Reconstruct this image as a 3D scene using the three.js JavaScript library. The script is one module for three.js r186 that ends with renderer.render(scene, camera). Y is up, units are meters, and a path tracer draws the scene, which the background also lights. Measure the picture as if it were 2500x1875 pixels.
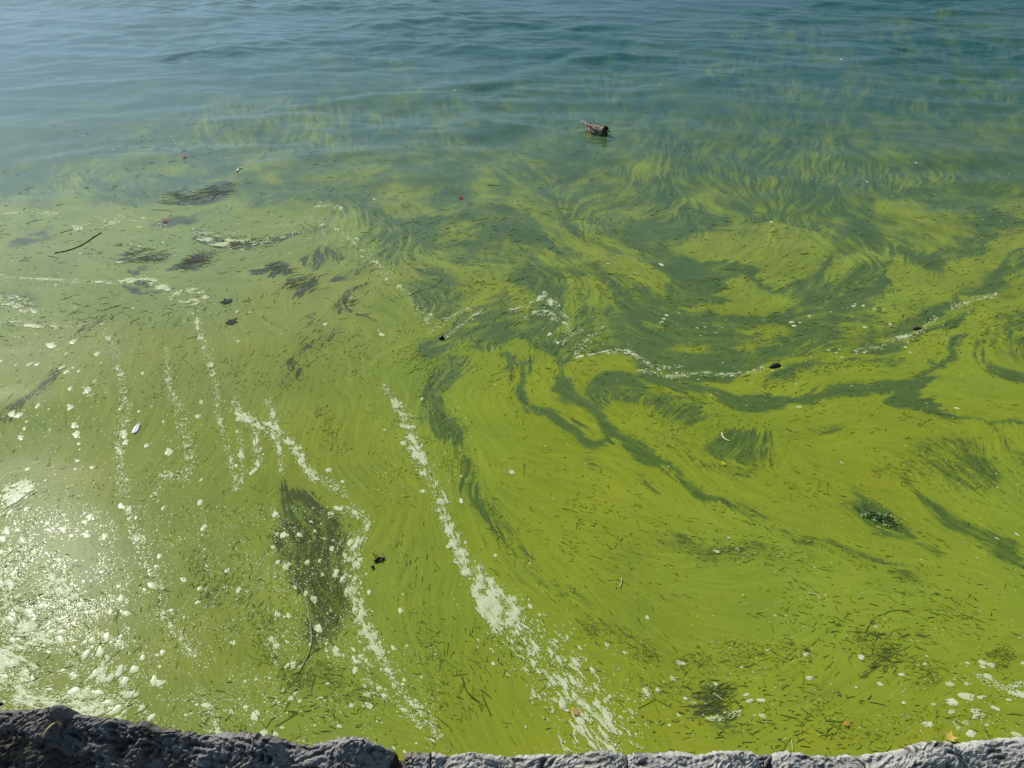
import * as THREE from 'three';
import { MarchingCubes } from 'three/addons/objects/MarchingCubes.js';
import { mergeGeometries, mergeVertices } from 'three/addons/utils/BufferGeometryUtils.js';

// ------------------------------------------------------------------ camera, sky, sun, exposure
const scene = new THREE.Scene();
const EYE = 3.5, PITCH = THREE.MathUtils.degToRad(34), FPX = 1877;   // eye above the water (m), tilt down, focal length in pixels of the 2500 px photograph
const camera = new THREE.PerspectiveCamera(53.08, 4 / 3, 0.05, 6000);
camera.position.set(0, EYE, 0);
camera.rotation.set(-PITCH, 0, 0);
const sunDir = new THREE.Vector3(-0.498, 0.640, -0.585).normalize();
{ // a clear, slightly hazy sky: paler towards the horizon, with a broad bright aureole round the sun
  const w = 1024, h = 512, d = new Float32Array(w * h * 4);
  for (let j = 0; j < h; j++) for (let i = 0; i < w; i++) {
    const el = ((j + 0.5) / h - 0.5) * Math.PI, az = ((i + 0.5) / w - 0.5) * 2 * Math.PI, y = Math.sin(el), x = Math.cos(az) * Math.cos(el), z = Math.sin(az) * Math.cos(el);
    const c = Math.max(-1, Math.min(1, x * sunDir.x + y * sunDir.y + z * sunDir.z)), hz = Math.exp(-Math.max(0, y) * 3.2), G = 0.80, g2 = 0.66;
    const mie = 0.020 * (1 - G * G) / Math.pow(1 + G * G - 2 * G * c, 1.5) + 0.135 * (1 - g2 * g2) / Math.pow(1 + g2 * g2 - 2 * g2 * c, 1.5), ray2 = 0.75 * (1 + c * c);
    const air = [0.045, 0.105, 0.200], low = [0.050, 0.142, 0.218], sunny = [0.84, 1.0, 1.12];
    for (let k = 0; k < 3; k++) d[(j * w + i) * 4 + k] = ((air[k] * (1 - hz) + low[k] * hz) * ray2 + mie * sunny[k] * (0.62 + 1.1 * hz)) * (y < 0 ? 0.7 : 1);
    d[(j * w + i) * 4 + 3] = 1;
  }
  const t = new THREE.DataTexture(d, w, h, THREE.RGBAFormat, THREE.FloatType);
  t.mapping = THREE.EquirectangularReflectionMapping; t.magFilter = t.minFilter = THREE.LinearFilter; t.needsUpdate = true;
  scene.background = t; scene.environment = t;
}
const sun = new THREE.DirectionalLight(new THREE.Color(1.0, 0.955, 0.88), 4.0);
sun.name = 'sun';
sun.position.copy(sunDir).multiplyScalar(40);
sun.target.position.set(0, 0, -6);
sun.position.add(sun.target.position);
sun.castShadow = true;
sun.shadow.mapSize.set(4096, 4096);
Object.assign(sun.shadow.camera, { left: -22, right: 22, top: 22, bottom: -22, near: 1, far: 120 });
scene.add(sun, sun.target);
const renderer = new THREE.WebGLRenderer({ antialias: true });
renderer.toneMapping = THREE.LinearToneMapping;
renderer.toneMappingExposure = 1.0;
renderer.shadowMap.enabled = true;

// ------------------------------------------------------------------ helpers
const clamp = (x, a = 0, b = 1) => (x < a ? a : x > b ? b : x), lerp = (a, b, t) => a + (b - a) * t;
const sstep = (a, b, x) => { const t = clamp((x - a) / (b - a)); return t * t * (3 - 2 * t); };
function RNG(seed) { let s = seed >>> 0; return () => { s = (s + 0x6d2b79f5) | 0; let t = Math.imul(s ^ (s >>> 15), 1 | s); t = (t + Math.imul(t ^ (t >>> 7), 61 | t)) ^ t; return ((t ^ (t >>> 14)) >>> 0) / 4294967296; }; }
const PERM = new Uint8Array(512), GX = new Float32Array(256), GY = new Float32Array(256), HV = new Float32Array(256);
{
  const r = RNG(77), p = [...Array(256).keys()];
  for (let i = 255; i > 0; i--) { const j = Math.floor(r() * (i + 1)); [p[i], p[j]] = [p[j], p[i]]; }
  for (let i = 0; i < 512; i++) PERM[i] = p[i & 255];
  for (let i = 0; i < 256; i++) { const a = r() * Math.PI * 2; GX[i] = Math.cos(a); GY[i] = Math.sin(a); HV[i] = r(); }
}
function noise(x, y) {
  const fx = Math.floor(x), fy = Math.floor(y), ix = fx & 255, iy = fy & 255; x -= fx; y -= fy;
  const u = x * x * x * (x * (x * 6 - 15) + 10), v = y * y * y * (y * (y * 6 - 15) + 10), a = PERM[ix] + iy, b = PERM[ix + 1] + iy;
  const g0 = PERM[a], g1 = PERM[b], g2 = PERM[a + 1], g3 = PERM[b + 1];
  const p = GX[g0] * x + GY[g0] * y, q = GX[g1] * (x - 1) + GY[g1] * y, r = GX[g2] * x + GY[g2] * (y - 1), s = GX[g3] * (x - 1) + GY[g3] * (y - 1);
  return 1.5 * (p + u * (q - p) + v * (r + u * (s - r) - p - u * (q - p)));
}
const fbm = (x, y, n = 3) => { let s = 0, a = 1; for (let i = 0; i < n; i++) { s += a * noise(x, y); x = x * 2.03 + 17.1; y = y * 2.03 - 9.7; a *= 0.5; } return s; };
function worley(x, y) {
  const ix = Math.floor(x), iy = Math.floor(y); let d = 9;
  for (let j = -1; j <= 1; j++) for (let i = -1; i <= 1; i++) {
    const h = PERM[PERM[(ix + i) & 255] + ((iy + j) & 255)], px = ix + i + HV[h] - x, py = iy + j + HV[(h + 91) & 255] - y, q = px * px + py * py;
    if (q < d) d = q;
  }
  return Math.sqrt(d);
}
// a pixel of the 2500 x 1875 photograph to the point of the water it shows
const SP = Math.sin(PITCH), CP = Math.cos(PITCH);
function ray(px, py) { const dx = (px - 1250) / FPX, dy = (937.5 - py) / FPX; return [dx, -SP + dy * CP, -CP - dy * SP]; }
function W(px, py) { const d = ray(px, Math.max(py, -60)), t = -EYE / d[1]; return [d[0] * t, d[2] * t]; }
const distPx = (x, z) => Math.hypot(x, EYE, z) / FPX;                 // metres that a photograph's pixel spans at that point of the water
const TILE = { 1: [0, 0], 2: [1250, 0], 3: [0, 600], 4: [1250, 600], 5: [0, 1235], 6: [1250, 1235], 7: [0, 400, 0.2893], 8: [0, 1300, 0.2893], 9: [1040, 640, 0.2893], 10: [1640, 640, 0.2893] };
const toPx = (t, x, y) => { const [ox, oy, k = 1250 / 2212] = TILE[t]; return [ox + x * k, oy + y * k]; };
const tileK = (t) => TILE[t][2] ?? 1250 / 2212;
function smoothPath(pts, closed) {
  const c = new THREE.CatmullRomCurve3(pts.map((p) => new THREE.Vector3(p[0], p[1], p[2] ?? 0)), closed, 'centripetal');
  return c.getPoints(pts.length * 5).map((v) => [v.x, v.y, v.z]);
}
const strokePx = (t, a) => { const o = []; for (let i = 0; i < a.length; i += 3) o.push([...toPx(t, a[i], a[i + 1]), a[i + 2] * tileK(t)]); return smoothPath(o, false); };
function strokePoly(path) {
  const L = [], R = [];
  for (let i = 0; i < path.length; i++) {
    const a = path[Math.max(0, i - 1)], b = path[Math.min(path.length - 1, i + 1)], l = Math.hypot(b[0] - a[0], b[1] - a[1]) || 1, nx = -(b[1] - a[1]) / l, ny = (b[0] - a[0]) / l, w = Math.max(0.5, path[i][2]);
    L.push(W(path[i][0] + nx * w, path[i][1] + ny * w)); R.push(W(path[i][0] - nx * w, path[i][1] - ny * w));
  }
  return [...L, ...R.reverse()];
}

// ------------------------------------------------------------------ the algae: swathes of denser and thinner bloom on the water
const LAYERS = [], KLAYERS = [], FLOWS = [];
function addFlow(path) { for (let i = 0; i + 2 < path.length; i += 3) { const a = W(path[i][0], path[i][1]), b = W(path[i + 2][0], path[i + 2][1]); FLOWS.push([(a[0] + b[0]) / 2, (a[1] + b[1]) / 2, Math.atan2(b[1] - a[1], b[0] - a[0]), 1]); } }
function P(t, value, soft, a, list = LAYERS) {
  const o = [];
  for (let i = 0; i < a.length; i += 2) o.push(t ? toPx(t, a[i], a[i + 1]) : [a[i], a[i + 1]]);
  const pts = smoothPath(o, true).map(([x, y]) => W(x, y));
  list.push({ pts, value, soft });
}
function S(t, value, soft, a, list = LAYERS) { const path = strokePx(t, a); addFlow(path); list.push({ pts: strokePoly(path), value, soft }); }
function F(t, ...a) { for (let i = 0; i < a.length; i += 4) { const p = toPx(t, a[i], a[i + 1]), q = toPx(t, a[i + 2], a[i + 3]), A = W(...p), B = W(...q); FLOWS.push([(A[0] + B[0]) / 2, (A[1] + B[1]) / 2, Math.atan2(B[1] - A[1], B[0] - A[0]), 4]); } }

P(0, 0.24, 1.6, [-400, 360, 0, 330, 250, 240, 600, 200, 900, 170, 1250, 190, 1500, 150, 1800, 60, 2100, 40, 2500, 30, 3000, 60, 3000, 2300, -400, 2300]);
P(0, 0.36, 0.9, [-400, 480, 0, 440, 200, 370, 400, 310, 600, 270, 900, 250, 1150, 290, 1400, 330, 1700, 330, 1900, 310, 2100, 260, 2300, 230, 2800, 240, 2800, 2200, -300, 2200]);
P(0, 0.62, 0.3, [-400, 520, 0, 475, 150, 430, 280, 420, 420, 400, 600, 390, 780, 395, 1000, 430, 1120, 500, 1150, 640, 1100, 760, 1080, 900, 700, 900, -300, 900]);
P(0, 0.95, 0.16, [-400, 560, 0, 480, 100, 450, 180, 428, 260, 470, 420, 480, 560, 460, 640, 500, 760, 490, 860, 560, 960, 620, 1000, 700, 1000, 800, 1060, 900, 1050, 1000, 1130, 1200, 1250, 1400, 1500, 1600, 1700, 1900, 1700, 2300, -400, 2300]);
// far, faint patches
P(1, 0.5, 0.22, [720, 650, 830, 590, 930, 510, 1040, 470, 1150, 455, 1210, 560, 1130, 600, 1000, 650, 850, 680]);
P(1, 0.48, 0.22, [1150, 580, 1180, 450, 1350, 430, 1500, 490, 1580, 560, 1520, 650, 1330, 690, 1180, 660]);
P(1, 0.38, 0.2, [1540, 600, 1600, 530, 1760, 470, 1720, 560, 1640, 640]);
P(1, 0.3, 0.2, [1480, 330, 1600, 400, 1700, 400, 1860, 360, 1900, 400, 1700, 430, 1520, 390]);
P(1, 0.28, 0.25, [1300, 250, 1500, 230, 1700, 250, 1760, 300, 1500, 320]);
P(1, 0.3, 0.25, [520, 400, 700, 360, 860, 400, 700, 450, 540, 440]);
P(1, 0.34, 0.25, [350, 560, 620, 500, 800, 480, 700, 560, 450, 620]);
P(1, 0.5, 0.16, [380, 690, 480, 650, 620, 660, 520, 730, 420, 740]);
P(1, 0.55, 0.14, [640, 750, 720, 690, 800, 700, 700, 770]);
P(1, 0.6, 0.14, [900, 700, 1100, 720, 1300, 760, 1500, 780, 1300, 800, 1050, 760]);
S(1, 0.12, 0.16, [-60, 800, 30, 60, 775, 28, 160, 745, 24, 260, 700, 18, 380, 660, 10]);
S(1, 0.35, 0.12, [490, 810, 15, 560, 765, 16, 700, 790, 12, 800, 775, 12]);
S(1, 0.4, 0.1, [330, 750, 18, 390, 820, 18, 500, 860, 16, 600, 880, 8]);
P(1, 0.7, 0.1, [1470, 800, 1560, 770, 1700, 800, 1900, 830, 1760, 880, 1600, 860]);
P(1, 0.92, 0.06, [1720, 960, 1780, 900, 1900, 900, 1970, 870, 1960, 960, 1910, 1040, 1850, 1080, 1760, 1020]);
S(1, 0.9, 0.06, [1900, 1015, 14, 2050, 985, 22, 2212, 965, 26]);
P(1, 0.62, 0.1, [2040, 770, 2150, 750, 2300, 830, 2080, 870]);
P(1, 0.55, 0.1, [1900, 610, 2050, 605, 2212, 660, 2300, 700, 2180, 690, 2000, 640]);
S(1, 0.36, 0.1, [1560, 920, 50, 1640, 980, 55, 1680, 1060, 45]);
// far right
S(2, 0.32, 0.25, [1650, 90, 14, 1740, 100, 16, 1860, 60, 16, 1960, 30, 10]);
P(2, 0.3, 0.25, [800, 300, 1000, 260, 1240, 240, 1500, 160, 1580, 180, 1400, 260, 1100, 320]);
P(2, 0.36, 0.18, [1020, 420, 1150, 370, 1340, 330, 1410, 380, 1240, 425]);
P(2, 0.4, 0.16, [1180, 470, 1330, 430, 1350, 450, 1260, 520, 1220, 570]);
P(2, 0.38, 0.16, [1490, 420, 1560, 370, 1800, 420, 2300, 410, 2300, 490, 1900, 500, 1750, 560, 1620, 490]);
P(2, 0.26, 0.25, [1700, 260, 1900, 220, 2300, 240, 2300, 330, 1900, 340]);
P(2, 0.3, 0.2, [200, 420, 330, 400, 620, 440, 560, 520, 300, 510]);
P(2, 0.42, 0.1, [-100, 590, 100, 600, 300, 590, 200, 620, 0, 640]);
P(2, 0.44, 0.13, [730, 640, 780, 520, 880, 500, 1000, 540, 1100, 600, 1200, 640, 1340, 640, 1350, 720, 1250, 780, 1100, 810, 940, 820, 850, 730, 780, 700]);
P(2, 0.52, 0.1, [1500, 590, 1640, 570, 1720, 640, 1860, 640, 1950, 760, 1940, 840, 1800, 810, 1640, 720]);
P(2, 0.48, 0.1, [1470, 720, 1600, 690, 1740, 760, 1900, 820, 1880, 850, 1700, 800, 1560, 760]);
P(2, 0.5, 0.1, [1960, 640, 2020, 650, 2080, 760, 1990, 780]);
S(2, 0.65, 0.07, [2090, 650, 12, 2160, 665, 18, 2260, 680, 20]);
P(2, 0.45, 0.12, [1960, 610, 2100, 590, 2300, 590, 2300, 630, 2080, 620]);
S(2, 0.52, 0.08, [0, 650, 25, 120, 680, 30, 220, 700, 25, 330, 690, 18]);
P(2, 0.64, 0.08, [240, 760, 400, 700, 560, 690, 640, 650, 630, 760, 700, 830, 760, 850, 700, 880, 560, 940, 480, 990, 380, 990, 330, 880, 280, 820]);
P(2, 0.74, 0.07, [-120, 800, 100, 800, 200, 870, 240, 930, 180, 980, 0, 940]);
S(2, 0.88, 0.05, [-40, 930, 20, 120, 962, 26, 240, 1030, 22, 330, 1090, 18, 420, 1140, 14]);
S(2, 0.85, 0.05, [-60, 1020, 18, 60, 1062, 18, 150, 1115, 16, 220, 1150, 8]);
S(2, 0.8, 0.05, [290, 960, 14, 380, 1040, 20, 470, 1080, 24, 560, 1130, 22]);
S(2, 0.62, 0.06, [480, 990, 16, 560, 950, 22, 680, 890, 26, 780, 850, 14, 840, 800, 12]);
S(2, 0.7, 0.06, [800, 830, 22, 850, 880, 40, 920, 945, 40, 1040, 960, 28, 1110, 905, 16]);
S(2, 0.2, 0.06, [480, 1000, 30, 560, 1000, 45, 640, 1010, 45, 720, 980, 34, 760, 940, 20]);
P(2, 0.78, 0.06, [1560, 890, 1640, 870, 1750, 860, 1880, 950, 1990, 1000, 1880, 1080, 1780, 1110, 1680, 1060, 1620, 1000]);
P(2, 0.8, 0.06, [1980, 880, 2100, 850, 2300, 830, 2300, 980, 2120, 940]);
P(2, 0.66, 0.06, [1290, 940, 1400, 930, 1500, 915, 1520, 960, 1400, 970]);
P(2, 0.38, 0.1, [1220, 880, 1280, 900, 1340, 920, 1330, 860]);
S(2, 0.8, 0.04, [1490, 1050, 10, 1560, 1100, 16, 1600, 1150, 12]);
// the upper middle: dark green water between bright swathes
P(4, 0.24, 0.1, [560, 180, 760, 60, 1340, 60, 1700, 120, 1560, 260, 1300, 380, 1180, 500, 1000, 580, 760, 570, 560, 520, 440, 440, 420, 300, 560, 240]);
P(4, 0.88, 0.045, [680, 0, 900, -70, 1200, -80, 1375, -20, 1300, 80, 1240, 140, 1180, 185, 1080, 150, 1080, 100, 1000, 75, 850, 60, 740, 40]);
P(4, 0.82, 0.04, [1330, 110, 1400, 50, 1500, 30, 1520, 80, 1450, 130, 1380, 150]);
P(4, 0.9, 0.04, [880, 200, 930, 140, 1020, 140, 1110, 200, 1215, 228, 1150, 290, 1050, 310, 940, 300, 880, 270, 900, 240]);
S(4, 0.7, 0.04, [780, 280, 10, 850, 270, 18, 920, 290, 20]);
S(4, 0.6, 0.04, [1330, 230, 12, 1420, 190, 14, 1520, 160, 14, 1600, 120, 10]);
P(4, 0.84, 0.045, [1600, 320, 1610, 240, 1640, 160, 1620, 110, 1720, 90, 1850, 120, 2000, 50, 2240, -70, 2240, 30, 2050, 130, 1900, 210, 1750, 290]);
S(4, 0.16, 0.05, [1660, 420, 34, 1760, 360, 34, 1850, 310, 30, 1960, 220, 24, 2100, 110, 18, 2230, 20, 14]);
S(4, 0.82, 0.04, [1700, 420, 14, 1800, 350, 18, 1920, 285, 26, 2060, 225, 34, 2230, 130, 40]);
S(4, 0.86, 0.04, [260, 0, 22, 400, 62, 26, 500, 100, 30, 600, 140, 40, 670, 180, 38]);
S(4, 0.82, 0.04, [-40, -40, 18, 90, -4, 20, 180, 42, 12]);
P(4, 0.74, 0.05, [240, 140, 340, 140, 440, 225, 420, 260, 300, 250, 250, 380, 200, 380, 210, 250]);
P(4, 0.74, 0.06, [-120, 200, 60, 180, 150, 240, 60, 330, -60, 350]);
S(4, 0.25, 0.05, [-100, 380, 16, 20, 310, 18, 120, 260, 22, 220, 250, 14]);
S(4, 0.62, 0.04, [560, 330, 16, 640, 350, 22, 715, 372, 10]);
P(4, 0.78, 0.035, [1080, 350, 1180, 330, 1225, 365, 1150, 400, 1060, 400]);
S(4, 0.6, 0.035, [690, 440, 14, 760, 435, 18, 860, 432, 10]);
S(4, 0.42, 0.05, [880, 460, 20, 1000, 440, 24, 1100, 440, 18, 1240, 400, 24, 1400, 370, 20]);
P(4, 0.72, 0.04, [1380, 440, 1420, 400, 1470, 340, 1520, 330, 1460, 450, 1400, 460]);
P(4, 0.3, 0.05, [-60, 420, 60, 330, 200, 300, 230, 400, 180, 470, 60, 490]);
// dark middle left of the swirl
P(3, 0.42, 0.07, [1560, -40, 1700, 60, 1760, 140, 1860, 230, 1960, 210, 2060, 150, 2260, 60, 2260, -140, 1700, -120]);
S(3, 0.72, 0.05, [1860, 60, 30, 1960, 110, 40, 2080, 130, 44, 2200, 120, 50]);
P(3, 0.9, 0.05, [1560, 180, 1640, 110, 1720, 160, 1790, 250, 1830, 330, 1780, 400, 1680, 420, 1560, 330]);
S(3, 0.8, 0.045, [1840, 380, 18, 1940, 320, 24, 2050, 250, 26, 2200, 190, 22]);
S(3, 0.3, 0.05, [1800, 480, 30, 1900, 440, 36, 1990, 370, 44, 2100, 290, 50, 2230, 230, 50]);
// the bright lower right and its dark bands
P(4, 1.0, 0.035, [-270, 600, -230, 470, -80, 440, 40, 400, 110, 470, 200, 490, 300, 470, 450, 460, 560, 530, 760, 580, 1000, 565, 1120, 530, 1200, 490, 1400, 470, 1700, 455, 1860, 380, 2010, 290, 2300, 140, 2700, 20, 4200, -40, 4200, 2400, -100, 2400, -300, 1300, -420, 900]);
S(3, 0.34, 0.055, [1980, 460, 46, 1940, 560, 40, 1890, 660, 44, 1920, 760, 40, 1980, 840, 36, 2010, 920, 36, 2040, 1010, 36, 2080, 1110, 40]);
S(5, 0.38, 0.055, [2070, -20, 40, 2130, 70, 44, 2190, 150, 36, 2240, 220, 30]);
S(6, 0.55, 0.045, [60, 260, 26, 130, 320, 26, 220, 380, 34, 310, 430, 24]);
S(4, 0.14, 0.03, [40, 500, 22, 60, 545, 30, 55, 600, 30, 65, 660, 18, 64, 715, 8]);
S(4, 0.2, 0.03, [-50, 470, 20, -20, 500, 22, -30, 560, 14]);
S(4, 0.16, 0.03, [90, 690, 14, 160, 705, 24, 220, 755, 34, 262, 810, 30, 300, 850, 18, 360, 872, 20, 420, 845, 28, 440, 790, 20]);
S(4, 0.15, 0.03, [245, 470, 14, 205, 520, 20, 225, 590, 24, 290, 660, 28, 350, 720, 32, 420, 790, 34, 520, 860, 30, 600, 915, 26, 680, 960, 20, 740, 1010, 18, 830, 1070, 18, 950, 1140, 14, 1080, 1200, 8]);
P(4, 0.34, 0.045, [330, 610, 420, 548, 540, 560, 560, 620, 700, 640, 860, 680, 830, 740, 740, 770, 640, 760, 540, 690, 420, 680, 380, 720]);
S(4, 0.12, 0.03, [340, 640, 12, 400, 590, 22, 500, 580, 22, 560, 600, 12]);
S(4, 0.12, 0.03, [550, 545, 22, 650, 590, 26, 760, 615, 22, 860, 635, 24, 960, 670, 30, 1060, 688, 32, 1160, 690, 30, 1250, 672, 28, 1340, 640, 26, 1440, 608, 24, 1560, 606, 16, 1660, 598, 18, 1760, 580, 10]);
P(4, 0.1, 0.03, [1780, 530, 1850, 470, 1960, 380, 1990, 400, 1860, 510, 1800, 570, 1810, 630, 1850, 690, 1940, 740, 2060, 765, 2240, 745, 2240, 765, 2080, 785, 1900, 755, 1760, 700, 1600, 660, 1700, 590]);
S(4, 0.4, 0.04, [1080, 610, 24, 1160, 570, 26, 1260, 535, 22, 1400, 520, 18, 1550, 505, 14, 1680, 490, 12]);
P(4, 0.22, 0.05, [820, 850, 880, 805, 960, 790, 1060, 810, 1110, 880, 1130, 945, 1050, 970, 940, 935, 850, 900]);
P(4, 0.52, 0.05, [1740, 860, 1830, 820, 1960, 820, 2060, 850, 2000, 900, 2080, 930, 2050, 1040, 1900, 1040, 1820, 970, 1700, 1010, 1550, 1010, 1600, 960, 1720, 930]);
S(4, 0.5, 0.035, [640, 815, 10, 700, 850, 20, 760, 900, 16, 880, 960, 16, 1000, 990, 18, 1100, 1000, 8]);
S(4, 0.6, 0.04, [1250, 790, 14, 1350, 800, 22, 1450, 770, 18]);
S(4, 0.55, 0.03, [310, 930, 10, 370, 970, 18, 430, 1000, 8]);
S(4, 0.55, 0.03, [520, 960, 10, 560, 1010, 16, 620, 1060, 10]);
P(4, 0.5, 0.07, [2060, 330, 2130, 290, 2300, 290, 2300, 510, 2120, 470, 2060, 420]);
S(4, 0.36, 0.03, [2060, 350, 12, 2020, 430, 18, 2040, 510, 22, 2110, 555, 24, 2260, 590, 20]);
S(4, 0.5, 0.03, [2110, 800, 14, 2160, 880, 20, 2240, 960, 22]);
S(4, 0.28, 0.035, [1680, 1030, 14, 1760, 1090, 20, 1840, 1160, 26, 1930, 1210, 30, 2060, 1290, 36, 2230, 1400, 40]);
S(4, 0.4, 0.035, [1440, 1020, 16, 1560, 1110, 22, 1640, 1190, 24, 1760, 1250, 20, 1900, 1330, 14]);
S(6, 0.45, 0.03, [950, -10, 18, 1040, 50, 18, 1120, 95, 14, 1240, 150, 14, 1330, 170, 10]);
S(6, 0.36, 0.03, [1320, 162, 12, 1420, 195, 18, 1520, 240, 16, 1640, 280, 12, 1760, 330, 8]);
S(6, 0.62, 0.045, [640, 120, 30, 740, 160, 45, 850, 200, 45, 950, 180, 40, 1050, 170, 28, 1160, 180, 22]);
P(6, 0.3, 0.035, [1470, -20, 1560, -10, 1650, 40, 1670, 90, 1590, 110, 1520, 70]);
P(6, 0.5, 0.03, [790, 790, 850, 765, 960, 765, 1000, 880, 950, 960, 860, 900, 820, 900]);
S(6, 0.72, 0.06, [1180, 790, 24, 1280, 780, 34, 1400, 770, 20]);
P(6, 0.72, 0.04, [1500, 620, 1600, 590, 1700, 610, 1660, 690, 1540, 690]);
S(6, 0.7, 0.05, [430, 230, 20, 520, 240, 30, 600, 260, 16]);
P(5, 0.66, 0.05, [1180, -60, 1480, -20, 1510, 120, 1490, 300, 1540, 420, 1490, 560, 1410, 640, 1330, 660, 1320, 480, 1280, 350, 1190, 220]);
S(5, 0.6, 0.05, [900, 360, 20, 880, 400, 24, 940, 340, 20]);
S(5, 0.6, 0.05, [1300, 740, 26, 1420, 720, 20, 1500, 820, 18, 1350, 860, 16]);
// submerged dark weed
P(1, 0.8, 0.06, [690, 868, 740, 835, 860, 825, 930, 792, 1030, 795, 1040, 815, 960, 850, 860, 880, 740, 885], KLAYERS);
P(1, 0.55, 0.12, [60, 1060, 110, 1020, 240, 985, 250, 1030, 150, 1050], KLAYERS);
S(1, 0.85, 0.05, [820, 990, 10, 880, 1030, 18, 990, 1055, 22, 1120, 1050, 18, 1230, 1022, 10, 1330, 995, 6], KLAYERS);
S(1, 0.5, 0.08, [640, 985, 10, 740, 960, 18, 860, 945, 18, 930, 900, 10], KLAYERS);
S(1, 0.5, 0.06, [1330, 1010, 14, 1400, 970, 18, 1430, 930, 14], KLAYERS);
P(3, 0.65, 0.08, [500, 70, 560, 20, 650, 15, 750, 40, 740, 65, 640, 70], KLAYERS);
P(3, 0.8, 0.05, [750, 105, 820, 55, 860, 20, 940, 30, 910, 60, 890, 100, 800, 100], KLAYERS);
P(3, 0.55, 0.03, [560, 130, 580, 108, 640, 98, 610, 125], KLAYERS);
S(3, 0.6, 0.04, [510, 160, 12, 580, 180, 22, 680, 185, 18, 760, 180, 8], KLAYERS);
P(3, 0.7, 0.05, [1120, 110, 1180, 75, 1250, 90, 1260, 110, 1190, 125], KLAYERS);
P(3, 0.6, 0.08, [1300, 60, 1330, 20, 1420, 10, 1500, 60, 1440, 80, 1340, 85], KLAYERS);
P(3, 0.8, 0.05, [1240, 150, 1300, 125, 1370, 140, 1350, 190, 1290, 205, 1250, 185], KLAYERS);
S(3, 0.7, 0.05, [1420, 160, 12, 1520, 130, 14, 1590, 90, 16, 1630, 60, 10], KLAYERS);
S(3, 0.85, 0.04, [1570, 170, 12, 1530, 210, 16, 1500, 250, 22, 1470, 270, 10], KLAYERS);
S(3, 0.55, 0.04, [1590, 280, 12, 1620, 310, 16, 1650, 330, 6], KLAYERS);
S(3, 0.85, 0.03, [1480, 340, 6, 1440, 375, 12, 1400, 390, 12, 1350, 415, 12, 1310, 425, 18, 1290, 470, 12, 1270, 520, 14, 1270, 560, 12], KLAYERS);
P(3, 0.85, 0.025, [1200, 600, 1210, 575, 1260, 565, 1290, 570, 1270, 600, 1245, 620], KLAYERS);
S(3, 0.75, 0.04, [1330, 320, 14, 1380, 315, 10], KLAYERS);
S(3, 0.55, 0.04, [620, 225, 8, 520, 270, 10, 440, 320, 14, 370, 365, 14, 330, 420, 14], KLAYERS);
S(3, 0.6, 0.04, [300, 510, 10, 210, 585, 14, 130, 640, 14, 60, 700, 16, -20, 755, 20], KLAYERS);
P(3, 0.5, 0.1, [-60, 180, 60, 185, 190, 225, 225, 262, 100, 260, -40, 220], KLAYERS);
P(5, 0.62, 0.04, [1190, -60, 1460, -20, 1500, 100, 1470, 280, 1510, 420, 1470, 560, 1400, 640, 1335, 655, 1330, 480, 1290, 350, 1200, 220], KLAYERS);
S(5, 0.7, 0.03, [870, 410, 8, 900, 385, 16, 950, 360, 8], KLAYERS);
S(5, 0.5, 0.03, [1230, 790, 8, 1280, 750, 12, 1340, 690, 10], KLAYERS);
S(3, 0.4, 0.05, [1880, 680, 30, 1930, 760, 24, 1990, 880, 18], KLAYERS);
P(6, 0.5, 0.03, [790, 850, 850, 770, 950, 765, 990, 870, 930, 940, 870, 900, 820, 900], KLAYERS);
S(6, 0.5, 0.03, [330, 530, 12, 400, 570, 18, 440, 500, 12, 490, 580, 16, 560, 600, 12, 620, 650, 8], KLAYERS);
S(6, 0.55, 0.02, [1500, 560, 10, 1560, 535, 6, 1700, 540, 6, 1800, 560, 12, 1810, 590, 6], KLAYERS);
P(6, 0.5, 0.03, [1530, 660, 1600, 615, 1660, 640, 1620, 700, 1550, 720], KLAYERS);
S(6, 0.6, 0.025, [1540, 0, 14, 1590, 45, 18, 1650, 80, 14, 1600, 100, 12], KLAYERS);
S(6, 0.3, 0.04, [620, 150, 20, 760, 170, 26, 900, 200, 20, 1120, 200, 20, 1260, 250, 22], KLAYERS);
S(9, 0.5, 0.025, [690, 1010, 14, 720, 900, 30, 780, 830, 26], KLAYERS);
S(9, 0.4, 0.025, [1520, 930, 12, 1600, 940, 24, 1700, 960, 16], KLAYERS);
S(9, 0.45, 0.025, [250, 1500, 20, 290, 1470, 16], KLAYERS);
// how the strands lie elsewhere
F(1, 1000, 620, 1090, 490, 1210, 640, 1225, 520, 1400, 650, 1370, 540, 1600, 590, 1740, 490, 1640, 330, 1740, 380, 200, 440, 600, 390, 50, 650, 300, 580, 450, 580, 720, 500, 350, 730, 650, 660, 800, 740, 1080, 660, 1300, 720, 1600, 700, 1900, 480, 2150, 560, 100, 880, 500, 890);
F(2, 300, 450, 380, 500, 480, 520, 640, 440, 860, 310, 980, 260, 1250, 430, 1330, 340, 1600, 430, 1625, 480, 1850, 430, 1870, 480, 1700, 640, 1860, 740, 1000, 730, 1040, 620, 800, 550, 750, 650, 1150, 780, 1190, 690, 390, 780, 440, 710, 560, 720, 620, 660, 1850, 250, 1890, 300, 1650, 960, 1850, 1020, 2060, 900, 2200, 880, 40, 640, 200, 690);
F(4, 560, 740, 620, 650, 700, 760, 740, 680, 880, 880, 940, 800, 1040, 830, 1000, 910, 1090, 950, 1050, 860, 150, 1000, 260, 1080, 1300, 1000, 1500, 1040, 1900, 650, 2100, 700, 1000, 250, 1080, 200, 960, 180, 1060, 150, 1100, 30, 1200, 0, 1900, 1000, 2100, 1120);
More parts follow.
